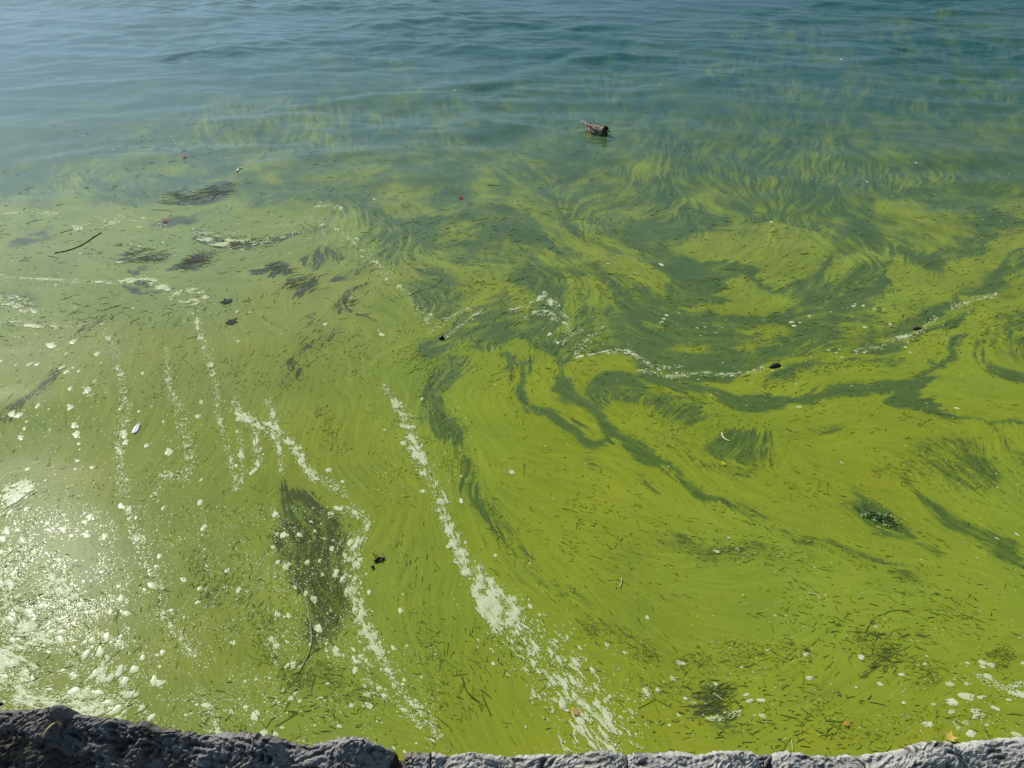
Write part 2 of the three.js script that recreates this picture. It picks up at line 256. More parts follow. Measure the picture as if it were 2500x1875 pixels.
F(6, 200, 100, 400, 180, 700, 300, 1000, 380, 1300, 420, 1700, 480, 1900, 200, 2150, 330, 700, 650, 1100, 640, 1200, 900, 1800, 880, 300, 800, 400, 950, 700, 850, 900, 860);
F(5, 200, 60, 240, 200, 100, 600, 300, 450, 200, 850, 500, 700, 900, 100, 920, 300, 1100, 500, 1130, 700, 1800, 300, 1860, 500, 2000, 600, 2100, 800, 700, 700, 760, 850, 1400, 800, 1600, 950);
F(3, 200, 600, 180, 800, 700, 400, 720, 500, 1100, 500, 1060, 650, 1500, 550, 1560, 750, 300, 30, 900, 10, 100, 300, 300, 320, 1150, 300, 1130, 450);

// foam: name, path, how much of the swathe it covers, how coarse
const FOAM = [];
function foam(name, label, cover, soft, scale, ...strokes) { let long = 2.2; if (typeof strokes[0] === 'number') long = strokes.shift(); const paths = strokes.map(([t, ...a]) => strokePx(t, a)); paths.forEach(addFlow); FOAM.push({ name, label, cover, soft, scale, long, paths }); }
foam('foam_streak', 'long thick pale foam streak running diagonally from the middle down to the seawall', 0.75, 0.5, 0.8, 2.4,
  [3, 1650, 600, 5, 1700, 660, 12, 1740, 720, 20, 1770, 800, 26, 1800, 880, 32, 1830, 960, 26, 1880, 1040, 26, 1925, 1125, 26],
  [5, 1900, -10, 24, 1950, 120, 28, 2010, 250, 34, 2075, 360, 44, 2130, 450, 50, 2200, 540, 44], [5, 2060, 250, 12, 2120, 340, 26, 2190, 430, 40, 2240, 520, 50]);
foam('foam_streak', 'broad foot of torn elongated foam flakes against the pale stones', 0.72, 0.55, 0.9, 3.6,
  [6, -40, 470, 70, 60, 560, 80, 150, 660, 90, 240, 760, 100, 300, 860, 115, 380, 960, 125, 450, 1060, 140]);
foam('foam_streak', 'crooked foam streak right beside the dark weed patch left of the middle', 0.62, 0.55, 0.8,
  [3, 1010, 650, 14, 1030, 720, 20, 1090, 760, 24, 1170, 790, 28, 1250, 840, 22, 1310, 930, 20, 1340, 990, 18, 1430, 1030, 14, 1500, 1090, 14],
  [5, 1500, 10, 18, 1590, 70, 16, 1550, 160, 18, 1530, 250, 30, 1520, 350, 26, 1550, 450, 28, 1600, 560, 40, 1650, 660, 25, 1690, 740, 12, 1750, 830, 12, 1850, 920, 12, 1900, 1010, 8]);
foam('foam_streak', 'short forked foam tufts hanging below the head of the crooked streak', 0.5, 0.6, 0.9,
  [3, 1150, 660, 10, 1180, 720, 14, 1190, 800, 18, 1210, 900, 12, 1220, 990, 8], [3, 1100, 780, 20, 1110, 860, 22, 1120, 960, 16], [3, 1040, 800, 8, 1040, 900, 14, 1050, 1000, 10, 1010, 1060, 8]);
foam('foam_line', 'wavy vertical foam line beside the white feather', 0.5, 0.6, 0.9,
  [3, 450, 350, 7, 490, 440, 9, 515, 530, 12, 530, 620, 14, 540, 720, 16, 520, 820, 18, 515, 900, 18, 530, 1000, 18, 545, 1090, 20], [5, 555, 0, 18, 590, 130, 26, 620, 190, 26, 660, 300, 20]);
foam('foam_line', 'thin beaded foam line dropping from the ring of scum', 0.42, 0.6, 0.8,
  [3, 830, 280, 10, 860, 360, 12, 900, 480, 12, 930, 600, 10, 940, 720, 9, 970, 820, 8, 1000, 940, 9, 1030, 1060, 9]);
foam('foam_line', 'loose speckled foam column between the feather and the beaded line', 0.28, 0.8, 0.7,
  [3, 720, 440, 4, 725, 560, 8, 740, 640, 10, 780, 700, 18, 800, 800, 28, 820, 900, 30, 800, 1000, 30, 700, 1000, 14, 670, 1110, 12]);
foam('foam_line', 'straight thin foam line running in from the left edge', 0.5, 0.5, 0.8, [3, -20, 133, 4, 120, 140, 4, 250, 147, 5, 450, 158, 5, 560, 155, 8]);
foam('foam_scum', 'lacy white scum band at the end of the thin line', 0.62, 0.5, 0.8, [3, 540, 155, 10, 620, 140, 14, 680, 170, 18, 740, 190, 12]);
foam('foam_scum', 'oval ring of lacy scum just right of the scum band', 0.55, 0.5, 0.7, [3, 730, 235, 8, 760, 215, 10, 850, 200, 12, 890, 220, 14, 850, 245, 16, 780, 250, 12]);
foam('foam_line', 'rows of small foam flecks at the left edge below the thin line', 0.42, 0.7, 0.8, [3, -20, 225, 16, 60, 255, 14, 120, 280, 10, 160, 290, 5], [3, -20, 215, 5, 80, 225, 5, 150, 265, 5]);
foam('foam_line', 'thick short foam line at the left edge ending in bubbles', 0.62, 0.5, 1, [3, -30, 318, 14, 60, 325, 12, 130, 345, 9, 220, 352, 8, 300, 345, 7, 380, 345, 6]);
foam('foam_flecks', 'far band of glinting foam flecks left of the red leaf', 0.3, 0.8, 0.9, [1, -20, 928, 5, 150, 918, 6, 260, 930, 5], [1, 300, 990, 14, 420, 975, 26, 540, 945, 20, 660, 970, 14, 720, 990, 8]);
foam('foam_flecks', 'curved band of bright foam flecks over the dark weed crescent', 0.42, 0.7, 0.9, [1, 830, 990, 10, 870, 1025, 18, 960, 1050, 22, 1070, 1048, 14, 1180, 1035, 14, 1260, 1005, 8, 1340, 990, 6], [1, 860, 1010, 5, 960, 1015, 6, 1100, 1030, 5]);
foam('foam_flecks', 'hooked trail of foam flecks left of the dark middle', 0.36, 0.8, 1, [1, 1340, 905, 8, 1400, 880, 9, 1480, 900, 9], [1, 1390, 930, 12, 1400, 1020, 12], [1, 1420, 960, 8, 1480, 1010, 10, 1530, 1050, 14, 1600, 1115, 16], [3, 1550, 30, 12, 1640, 90, 12, 1690, 150, 10]);
foam('foam_flecks', 'sparse trail of round foam flecks beside the dark channel', 0.3, 0.8, 1, [3, 1720, 170, 8, 1770, 215, 8, 1800, 265, 8, 1850, 300, 10, 1830, 360, 10], [3, 1850, 380, 5, 1950, 310, 8, 2050, 250, 8]);
foam('foam_scum', 'bright branching scum at the crown of the swirl', 0.52, 0.6, 0.7, [9, 700, 400, 8, 850, 370, 12, 950, 310, 22, 1020, 260, 26, 1060, 330, 30, 1120, 370, 18], [9, 800, 470, 16, 980, 420, 22, 1080, 450, 24, 1090, 500, 16], [9, 150, 640, 6, 330, 510, 12, 480, 400, 8]);
foam('foam_flecks', 'yellowish foam flecks below the branching scum', 0.34, 0.8, 0.8, [9, 1130, 400, 26, 1180, 480, 36, 1190, 560, 44, 1220, 600, 16], [9, 1080, 660, 6, 1140, 680, 7, 1230, 610, 10, 1330, 560, 8], [9, 1240, 760, 14, 1330, 700, 22, 1400, 620, 14, 1540, 540, 12]);
foam('foam_line', 'winding foam line along the upper rim of the bright bloom', 0.42, 0.6, 0.8, [9, 1260, 790, 8, 1420, 780, 9, 1560, 750, 9, 1680, 745, 10, 1780, 800, 16, 1900, 870, 10, 2000, 890, 8, 2180, 880, 7],
  [9, 1780, 910, 7, 1900, 930, 7, 2060, 965, 7, 2212, 950, 7], [10, 0, 955, 6, 120, 955, 7, 280, 940, 12, 420, 950, 8, 560, 945, 6, 680, 925, 6, 780, 890, 5]);
foam('foam_line', 'foam line climbing to the right past the dark mussel shell', 0.36, 0.7, 0.8, [10, 1540, 760, 6, 1640, 720, 12, 1760, 725, 8, 1860, 650, 8, 1960, 640, 16, 2050, 610, 10, 2150, 540, 12, 2230, 470, 12], [4, 1890, 270, 10, 1980, 240, 7, 2100, 210, 6]);
foam('foam_raft', 'big pale foam raft with a torn rim at the left edge', 0.72, 0.35, 1.4, [3, 10, 1120, 26, 50, 1080, 40, 100, 1045, 30, 155, 1032, 14]);
foam('foam_film', 'wide glittering foam film in the lower left corner by the stones', 0.78, 0.4, 1.1, [5, -60, 620, 70, 40, 700, 90, 100, 800, 100, 180, 880, 80, 360, 850, 60, 470, 880, 40], [5, 60, 560, 60, 160, 560, 50, 230, 610, 40]);
foam('foam_raft', 'row of lumpy foam rafts just off the dark stone', 0.66, 0.4, 1.3, [5, 480, 650, 24, 440, 720, 26, 470, 770, 24], [5, 510, 750, 26, 530, 690, 16], [5, 520, 830, 20, 600, 830, 18], [5, 590, 900, 40, 620, 870, 24], [5, 530, 900, 22, 500, 940, 30]);
foam('foam_raft', 'small foam cluster touching the left of the middle stones', 0.6, 0.45, 1.1, [5, 880, 880, 18, 920, 870, 16], [5, 920, 910, 10, 940, 960, 26, 950, 1010, 18], [5, 1160, 570, 12, 1180, 630, 14, 1200, 680, 10]);
foam('foam_film', 'glittering crust of fine bubbles where the sun is mirrored', 0.72, 0.6, 0.8, [5, 190, 250, 40, 240, 320, 70, 280, 380, 60, 330, 430, 40], [5, 0, 200, 40, 30, 330, 50, 60, 470, 70], [5, 90, 150, 40, 150, 230, 30]);
foam('foam_flecks', 'fading speckled foam trail below the wavy line', 0.3, 0.9, 0.8, [5, 660, 300, 26, 700, 420, 26, 740, 520, 20, 800, 590, 16, 840, 660, 14], [5, 880, 260, 12, 920, 290, 14], [5, 1560, 640, 6, 1620, 790, 16, 1660, 820, 12, 1760, 890, 14, 1820, 960, 10]);
foam('foam_streak', 'pale foam streak entering from the right edge above the stones', 0.6, 0.5, 1.1, [6, 2010, 735, 7, 2110, 780, 10, 2240, 835, 18], [6, 2130, 790, 7, 2240, 760, 12], [6, 1990, 905, 20, 2050, 900, 16], [6, 1780, 950, 14, 1790, 935, 14]);
foam('foam_scum', 'grey foam shreds on the square dark weed patch', 0.55, 0.5, 0.9, [6, 570, 790, 10, 590, 830, 14], [6, 840, 925, 6, 900, 915, 14, 960, 895, 10, 1000, 890, 8], [6, 620, 790, 8, 640, 805, 8], [6, 750, 830, 8, 790, 860, 8]);

function flowAngle(x, z) {
  let c = 0, s = 0; const k = 1 / (0.18 + 0.05 * Math.hypot(x, EYE, z));
  for (let i = 0; i < FLOWS.length; i++) { const f = FLOWS[i], dx = (f[0] - x) * k, dz = (f[1] - z) * k, q = dx * dx + dz * dz, w = f[3] / ((0.12 + q) * (0.12 + q)); c += w * Math.cos(2 * f[2]); s += w * Math.sin(2 * f[2]); }
  return 0.5 * Math.atan2(s, c);
}

// ------------------------------------------------------------------ water: three sheets of detail and the open lake round them, one surface
const ZONES = [
  { x: 6, z0: -0.4, z1: -5.6, pxm: 100, tw: 2048, th: 2048 },
  { x: 10, z0: -4.4, z1: -12.8, pxm: 80, tw: 2048, th: 2048 },
  { x: 20, z0: -11.2, z1: -32, pxm: 40, tw: 2048, th: 2048 },
];
const calm = (z) => sstep(-3.5, -22, z);
function swell(x, z) {                                                  // the long, lazy waves: patches of low, crossing swell
  const a = 0.10 + 0.90 * sstep(-4.5, -18, z), X = x * 0.985 + z * 0.17, Z = z * 0.985 - x * 0.17, w = 0.5 * noise(x * 0.2 + 4, z * 0.2);
  const slick = 0.45 + 0.75 * sstep(-0.5, 0.6, noise(x * 0.13 + 8, z * 0.17) + 0.4 * noise(x * 0.4, z * 0.5 + 3)), v = 0.9 * noise(x * 0.45, z * 0.6 + 7);
  return 1.9 * a * slick * (0.044 * noise(X * 0.36 + 2, Z * 0.56 + w) + 0.030 * noise(X * 0.78 + 13 + v, Z * 1.15 - w) + 0.0125 * noise(x * 1.5 + 31, z * 2.1 + 2 * w + v) + 0.0052 * noise(X * 3.1 + 5 + v, Z * 4.2));
}
function paintField(zone, layers) {
  const w = Math.round(zone.x * 2 * zone.pxm), h = Math.round((zone.z0 - zone.z1) * zone.pxm), c = document.createElement('canvas');
  c.width = w; c.height = h;
  const g = c.getContext('2d'), X = (p) => (p[0] + zone.x) * zone.pxm, Y = (p) => (zone.z0 - p[1]) * zone.pxm;
  g.fillStyle = '#000'; g.fillRect(0, 0, w, h);
  for (const l of layers) {
    const b = l.soft * zone.pxm * 0.72, m = b * 3 + 2;
    let x0 = 1e9, x1 = -1e9, y0 = 1e9, y1 = -1e9;
    for (const p of l.pts) { const x = X(p), y = Y(p); x0 = Math.min(x0, x); x1 = Math.max(x1, x); y0 = Math.min(y0, y); y1 = Math.max(y1, y); }
    if (x1 < -m || x0 > w + m || y1 < -m || y0 > h + m) continue;
    g.filter = b > 0.4 ? `blur(${b.toFixed(2)}px)` : 'none';
    const v = Math.round(l.value * 255);
    g.fillStyle = `rgb(${v},${v},${v})`;
    g.beginPath();
    l.pts.forEach((p, i) => (i ? g.lineTo(clamp(X(p), -3000, w + 3000), clamp(Y(p), -3000, h + 3000)) : g.moveTo(clamp(X(p), -3000, w + 3000), clamp(Y(p), -3000, h + 3000))));
    g.closePath(); g.fill();
  }
  const d = g.getImageData(0, 0, w, h).data, f = new Float32Array(w * h);
  for (let i = 0; i < f.length; i++) f[i] = d[i * 4] / 255;
  return { f, w, h };
}
function sample(F, zone, x, z) {
  const u = clamp((x + zone.x) * zone.pxm - 0.5, 0, F.w - 1.001), v = clamp((zone.z0 - z) * zone.pxm - 0.5, 0, F.h - 1.001), i = u | 0, j = v | 0, a = u - i, b = v - j, k = j * F.w + i, f = F.f;
  return (f[k] * (1 - a) + f[k + 1] * a) * (1 - b) + (f[k + F.w] * (1 - a) + f[k + F.w + 1] * a) * b;
}
const toS = new Uint8Array(4097);
for (let i = 0; i <= 4096; i++) { const c = i / 4096; toS[i] = Math.round(255 * (c <= 0.0031308 ? 12.92 * c : 1.055 * Math.pow(c, 1 / 2.4) - 0.055)); }
const enc = (c) => toS[(clamp(c) * 4096) | 0];
const waterMats = [];
for (const zone of ZONES) {
  zone.D = paintField(zone, LAYERS); zone.K = paintField(zone, KLAYERS);
  // the direction in which strands lie, on a coarse grid
  const fw = 160, fh = 100, cx = new Float32Array(fw * fh), cz = new Float32Array(fw * fh);
  for (let j = 0; j < fh; j++) for (let i = 0; i < fw; i++) { const a = flowAngle(((i + 0.5) / fw * 2 - 1) * zone.x, zone.z0 - (j + 0.5) / fh * (zone.z0 - zone.z1)); cx[j * fw + i] = Math.cos(2 * a); cz[j * fw + i] = Math.sin(2 * a); }
  const { tw, th } = zone, sx = 2 * zone.x / tw, sz = (zone.z0 - zone.z1) / th, N = tw * th, dirx = new Float32Array(N), dirz = new Float32Array(N);
  // strands: noise smeared along the drift (line integral convolution), once fine as hair and once in broad wisps
  function smear(w, h, waves, stride, steps, turn, off) {
    const n = w * h, src = new Float32Array(n), ux = w === tw ? dirx : new Float32Array(n), uz = w === tw ? dirz : new Float32Array(n), ax = 2 * zone.x / w, az = (zone.z0 - zone.z1) / h, out = new Float32Array(n);
    for (let j = 0; j < h; j++) {
      const z = zone.z0 - (j + 0.5) * az, f = 1 / (waves * Math.hypot(z, EYE));
      for (let i = 0; i < w; i++) {
        const x = (i + 0.5) * ax - zone.x, k = j * w + i;
        src[k] = noise(x * f + off, z * f) + 0.7 * noise(x * f * 0.43 + 9, z * f * 0.43 + off);
        const gu = clamp((i + 0.5) / w * fw - 0.5, 0, fw - 1.001), gv = clamp((j + 0.5) / h * fh - 0.5, 0, fh - 1.001), a = gu | 0, b = gv | 0, p = gu - a, q = gv - b, m = b * fw + a;
        const c2 = (cx[m] * (1 - p) + cx[m + 1] * p) * (1 - q) + (cx[m + fw] * (1 - p) + cx[m + fw + 1] * p) * q, s2 = (cz[m] * (1 - p) + cz[m + 1] * p) * (1 - q) + (cz[m + fw] * (1 - p) + cz[m + fw + 1] * p) * q;
        const t = 0.5 * Math.atan2(s2, c2) + turn * (0.9 * noise(x * 0.55 + 3, z * 0.55) + 0.55 * noise(x * 1.7, z * 1.7) + 0.25 * noise(x * 5, z * 5));
        ux[k] = Math.cos(t); uz[k] = Math.sin(t);
      }
    }
    let sum = 0;
    for (let j = 0; j < h; j++) {
      const z = zone.z0 - (j + 0.5) * az, ds = stride * Math.hypot(z, EYE);
      for (let i = 0; i < w; i++) {
        let s = src[j * w + i], c = 1;
        for (let way = -1; way <= 1; way += 2) {
          let u = i + 0.5, v = j + 0.5, px = 0, pz = 0;
          for (let q = 0; q < steps; q++) {
            const ii = u | 0, jj = v | 0; if (u < 0 || v < 0 || ii >= w || jj >= h) break;
            const k = jj * w + ii; let dx = ux[k], dz = uz[k];
            if (q === 0) { dx *= way; dz *= way; } else if (dx * px + dz * pz < 0) { dx = -dx; dz = -dz; }
            px = dx; pz = dz; u += dx * ds / ax; v -= dz * ds / az;
            if (u < 0 || v < 0 || u >= w || v >= h) break;
            s += src[(v | 0) * w + (u | 0)]; c++;
          }
        }
        s /= c; out[j * w + i] = s; sum += s * s;
      }
    }
    const g = 1 / Math.sqrt(sum / n); for (let k = 0; k < n; k++) out[k] = clamp(out[k] * g, -2.2, 2.2);
    return out;
  }
  const lic = smear(tw, th, 0.0023, 0.0015, 10, 1.0, 0), QW = 1024, QH = 1024, wisp = smear(QW, QH, 0.0052, 0.0032, 8, 1.0, 70);
  const wispAt = (i, j) => { const u = clamp((i + 0.5) / tw * QW - 0.5, 0, QW - 1.001), v = clamp((j + 0.5) / th * QH - 0.5, 0, QH - 1.001), a = u | 0, b = v | 0, p = u - a, q = v - b, k = b * QW + a; return (wisp[k] * (1 - p) + wisp[k + 1] * p) * (1 - q) + (wisp[k + QW] * (1 - p) + wisp[k + QW + 1] * p) * q; };
  const rgh = new Uint8Array(N / 4), rgb = new Uint8Array(N * 4), bump = new Float32Array(N);
  for (let j = 0; j < th; j++) {
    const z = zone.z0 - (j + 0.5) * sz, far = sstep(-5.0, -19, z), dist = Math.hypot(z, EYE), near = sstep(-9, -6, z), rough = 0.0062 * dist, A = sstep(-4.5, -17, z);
    for (let i = 0; i < tw; i++) {
      const x = (i + 0.5) * sx - zone.x, k = j * tw + i, L = lic[k], M = wispAt(i, j);
      const n1 = noise(x * 6, z * 6), n2 = noise(x * 2.1 + 5, z * 2.1), n3 = noise(x * 2.1, z * 2.1 + 30);
      const n4 = noise(x * 15 + 3, z * 15), wx = 0.04 * n1 + 0.085 * n2 + 0.013 * n4, wz = 0.04 * noise(x * 6 + 50, z * 6) + 0.085 * n3 + 0.013 * noise(x * 15, z * 15 + 40);
      const e = (L * 0.75 + M * 0.5) * rough * lerp(0.3, 0.75, near);                          // ragged, combed rims
      const fw2 = (1 - near) * 0.2, qx = x + wx + dirx[k] * e + fw2 * noise(x * 1.1, z * 1.1 + 60), qz = z + wz + dirz[k] * e + fw2 * noise(x * 1.1 + 80, z * 1.1);
      let d = sample(zone.D, zone, qx, qz) * lerp(1, 0.66, sstep(-6.5, -11.5, z));
      const big = noise(x * 0.9, z * 0.9) * 0.6 + n2 * 0.4, edge = 4 * d * (1 - d), ee = Math.sqrt(Math.max(0, edge));
      const fs = 1 / (0.55 + 0.085 * dist), ux = (x + 0.10 * n2) * fs, uz = (z + 0.10 * n3) * fs, frac = noise(ux * 2.2, uz * 2.6) + 0.62 * noise(ux * 5.1 + 7, uz * 5.6) + 0.42 * noise(ux * 11.3, uz * 12 + 4) + 0.24 * noise(ux * 25, uz * 25 + 9);
      d = d + edge * (lerp(0.32, 0.30, near) * frac + lerp(0.04, 0.075, near) * L + lerp(0.015, 0.06, near) * M) + ee * 0.05 * L + d * (0.016 * L + 0.012 * M) + 0.03 * big * sstep(0.1, 0.5, d);
      d = clamp(lerp(d, lerp(0.06, 1.0, sstep(0.2, 0.78, d)), 0.14 + 0.36 * sstep(-11.5, -7.5, z)), 0, 1.06);
      let kk = sample(zone.K, zone, x + wx + dirx[k] * e * 2.4, z + wz + dirz[k] * e * 2.4);
      kk *= clamp(0.72 + 0.34 * L + 0.25 * M + 0.55 * frac, 0, 1.3);
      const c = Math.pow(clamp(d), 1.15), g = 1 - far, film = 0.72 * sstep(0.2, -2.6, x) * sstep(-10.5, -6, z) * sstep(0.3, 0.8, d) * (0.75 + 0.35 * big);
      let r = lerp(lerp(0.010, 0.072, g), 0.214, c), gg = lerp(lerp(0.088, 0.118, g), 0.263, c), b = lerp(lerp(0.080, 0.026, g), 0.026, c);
      r = lerp(r, 0.190, film); gg = lerp(gg, 0.228, film); b = lerp(b, 0.078, film);  // thin scum, plus grey sky reflection painted into the bloom colour at left
      const tone = 1 + d * (0.11 * big + 0.035 * frac + 0.025 * M) + 0.05 * noise(x * 60, z * 60) * sstep(-9, -3, z) + 0.03 * L, hue = d * (0.085 * noise(x * 0.7 + 9, z * 0.8) + 0.03 * frac); r *= 1 + hue; b *= 1 - 2 * hue;
      r *= tone; gg *= tone; b *= tone;
      kk = 0.88 * sstep(0.10, 0.55, kk);
      r = lerp(r, 0.052, kk); gg = lerp(gg, 0.066, kk); b = lerp(b, 0.030, kk);
      if (rgh && (i & 3) === 0 && (j & 3) === 0) { const th2 = lerp(sstep(0.3, 0.8, d), 1, 0.75 * sstep(-5.5, -4, z)) * sstep(-9, -4.5, z), o = ((j >> 2) * (tw >> 2) + (i >> 2)) * 4; rgh[o] = rgh[o + 1] = rgh[o + 2] = Math.round(255 * lerp(0.07, 0.25, th2)); rgh[o + 3] = Math.round(255 * lerp(1, 0.035, th2)); }
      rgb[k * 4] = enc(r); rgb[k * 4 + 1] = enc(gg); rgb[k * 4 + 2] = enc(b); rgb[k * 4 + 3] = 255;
      const rx = x - 1.33, rz = z + 12.31, rr = Math.hypot(rx, rz), wake = rr < 2.2 ? 0.0030 * Math.sin(rr * 34 + 0.8 * noise(x * 2, z * 2)) * Math.exp(-rr / 0.55) : 0;
      // fine ripples; almost none where the bloom lies thick
      bump[k] = wake + A * (0.5 + 0.6 * noise(x * 0.5, z * 0.7)) * (0.0018 * noise(x * 2.2, z * 3.8) + 0.0005 * noise(x * 4.6 + 11, z * 7.5) + 0.0002 * noise(x * 11, z * 17)) + (1 - A) * (0.00022 * n1 * noise(x * 24, z * 26) + 0.00010 * noise(x * 41, z * 47)) + 0.0005 * n3;
    }
  }
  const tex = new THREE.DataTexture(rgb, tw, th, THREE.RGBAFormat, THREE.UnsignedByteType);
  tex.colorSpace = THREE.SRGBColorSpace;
  const bt = new THREE.DataTexture(bump, tw, th, THREE.RedFormat, THREE.FloatType);
  const rt = new THREE.DataTexture(rgh, tw >> 2, th >> 2, THREE.RGBAFormat, THREE.UnsignedByteType);
  for (const t of [tex, bt, rt]) { t.wrapS = t.wrapT = THREE.MirroredRepeatWrapping; t.magFilter = t.minFilter = THREE.LinearFilter; t.needsUpdate = true; }
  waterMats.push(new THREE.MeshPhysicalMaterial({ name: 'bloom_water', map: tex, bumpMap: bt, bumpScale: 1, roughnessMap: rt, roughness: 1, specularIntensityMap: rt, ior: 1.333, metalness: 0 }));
}
{
  const xs = [-1800, -500, -150, -60, -32]; for (let x = -20; x <= 20.001; x += 0.08) xs.push(x); xs.push(32, 60, 150, 500, 1800);
  const pos = [], uv = [], idx = [], groups = [];
  const sheet = (zs, zone, m) => {
    const base = pos.length / 3, start = idx.length;
    for (const z of zs) for (const x of xs) { pos.push(x, swell(clamp(x, -32, 32), clamp(z, -50, 0)), z); uv.push((x + zone.x) / (2 * zone.x), (zone.z0 - z) / (zone.z0 - zone.z1)); }
    for (let j = 0; j + 1 < zs.length; j++) for (let i = 0; i + 1 < xs.length; i++) { const a = base + j * xs.length + i, b = a + xs.length; idx.push(a, a + 1, b, b, a + 1, b + 1); }
    groups.push([start, idx.length - start, m]);
  };
  const range = (a, b, n) => Array.from({ length: n + 1 }, (_, i) => lerp(a, b, i / n));
  sheet(range(-1, -5, 44), ZONES[0], 0); sheet(range(-5, -12, 96), ZONES[1], 1); sheet([...range(-12, -32, 290)], ZONES[2], 2); sheet([-32, -32.5, -34, -37, -42, -50, -70, -120, -300, -900, -2500], ZONES[2], 2);
  const g = new THREE.BufferGeometry();
  g.setAttribute('position', new THREE.Float32BufferAttribute(pos, 3)); g.setAttribute('uv', new THREE.Float32BufferAttribute(uv, 2)); g.setIndex(idx);
  const nor = new Float32Array(pos.length), e = 0.03;
  for (let i = 0; i < pos.length; i += 3) { const x = pos[i], z = pos[i + 2]; let nx = 0, nz = 0; if (Math.abs(x) < 31 && z > -48) { nx = -(swell(x + e, z) - swell(x - e, z)) / (2 * e); nz = -(swell(x, z + e) - swell(x, z - e)) / (2 * e); } const l = Math.hypot(nx, 1, nz); nor[i] = nx / l; nor[i + 1] = 1 / l; nor[i + 2] = nz / l; }
  g.setAttribute('normal', new THREE.BufferAttribute(nor, 3));
  groups.forEach((q) => g.addGroup(...q));
  const water = new THREE.Mesh(g, waterMats);
  water.name = 'water'; water.userData = { kind: 'structure', label: 'green and teal lake water streaked with algae bloom' }; water.receiveShadow = true;
  scene.add(water);
}
const fieldAt = (which, x, z) => { const zone = ZONES.find((q) => z <= q.z0 && z >= q.z1 && Math.abs(x) < q.x); return zone ? sample(zone[which], zone, x, z) : 0; };

// ------------------------------------------------------------------ object helpers
const names = new Map();
function numbered(n) { const k = names.get(n) ?? 0; names.set(n, k + 1); return k ? n + '_' + String(k).padStart(3, '0') : n; }
function add(o, name, label, category, group, kind) {
  o.name = numbered(name);
  o.userData = { label, category };
  if (group) o.userData.group = group;
  if (kind) o.userData.kind = kind;
  o.traverse((m) => { if (m.isMesh) { m.castShadow = true; m.receiveShadow = true; } });
  scene.add(o);
  return o;
}
class Tris {                                                            // collects coloured triangles
  constructor(up) { this.up = up; this.p = []; this.c = []; this.i = []; this.uv = []; }
  v(x, y, z, r, g, b) { this.p.push(x, y, z); this.c.push(r, g, b); this.uv.push(x, z); return this.p.length / 3 - 1; }
  t(a, b, c) { this.i.push(a, b, c); }
  geo() {
    const g = new THREE.BufferGeometry();
    g.setAttribute('position', new THREE.Float32BufferAttribute(this.p, 3)); g.setAttribute('color', new THREE.Float32BufferAttribute(this.c, 3)); g.setAttribute('uv', new THREE.Float32BufferAttribute(this.uv, 2));
    if (this.up) { const p = this.p, t = this.i; for (let k = 0; k < t.length; k += 3) { const a = t[k] * 3, b = t[k + 1] * 3, c = t[k + 2] * 3; if ((p[b + 2] - p[a + 2]) * (p[c] - p[a]) - (p[b] - p[a]) * (p[c + 2] - p[a + 2]) < 0) { const q = t[k + 1]; t[k + 1] = t[k + 2]; t[k + 2] = q; } } }
    g.setIndex(this.i); g.computeVertexNormals(); return g;
  }
}
function noiseTexture(n, f, metres) {                                    // grey relief, repeated every so many metres
  const d = new Uint8Array(n * n * 4);
  for (let j = 0; j < n; j++) for (let i = 0; i < n; i++) { const v = clamp(f(i / n, j / n)) * 255; d.set([v, v, v, 255], (j * n + i) * 4); }
  const t = new THREE.DataTexture(d, n, n); t.wrapS = t.wrapT = THREE.RepeatWrapping; t.magFilter = THREE.LinearFilter; t.repeat.set(1 / metres, 1 / metres); t.needsUpdate = true; return t;
}
const bubbles = noiseTexture(512, (u, v) => { let b = 0; const r = 24, x = u * r, y = v * r; const ix = Math.floor(x), iy = Math.floor(y); for (let j = -1; j <= 1; j++) for (let i = -1; i <= 1; i++) { const h = PERM[PERM[(ix + i + r) % r] + ((iy + j + r) % r)], q = Math.hypot(ix + i + HV[h] - x, iy + j + HV[(h + 31) & 255] - y), R = 0.35 + 0.4 * HV[(h + 77) & 255]; b = Math.max(b, Math.sqrt(Math.max(0, 1 - q * q / R / R))); } return b; }, 0.16);
const foamMat = new THREE.MeshPhysicalMaterial({ name: 'foam', vertexColors: true, specularIntensity: 0.22, roughness: 0.24, ior: 1.33, bumpMap: bubbles, bumpScale: 0.0007 });
const fleckMat = new THREE.MeshPhysicalMaterial({ name: 'foam_fleck', vertexColors: true, specularIntensity: 0.16, roughness: 0.24, ior: 1.33 });

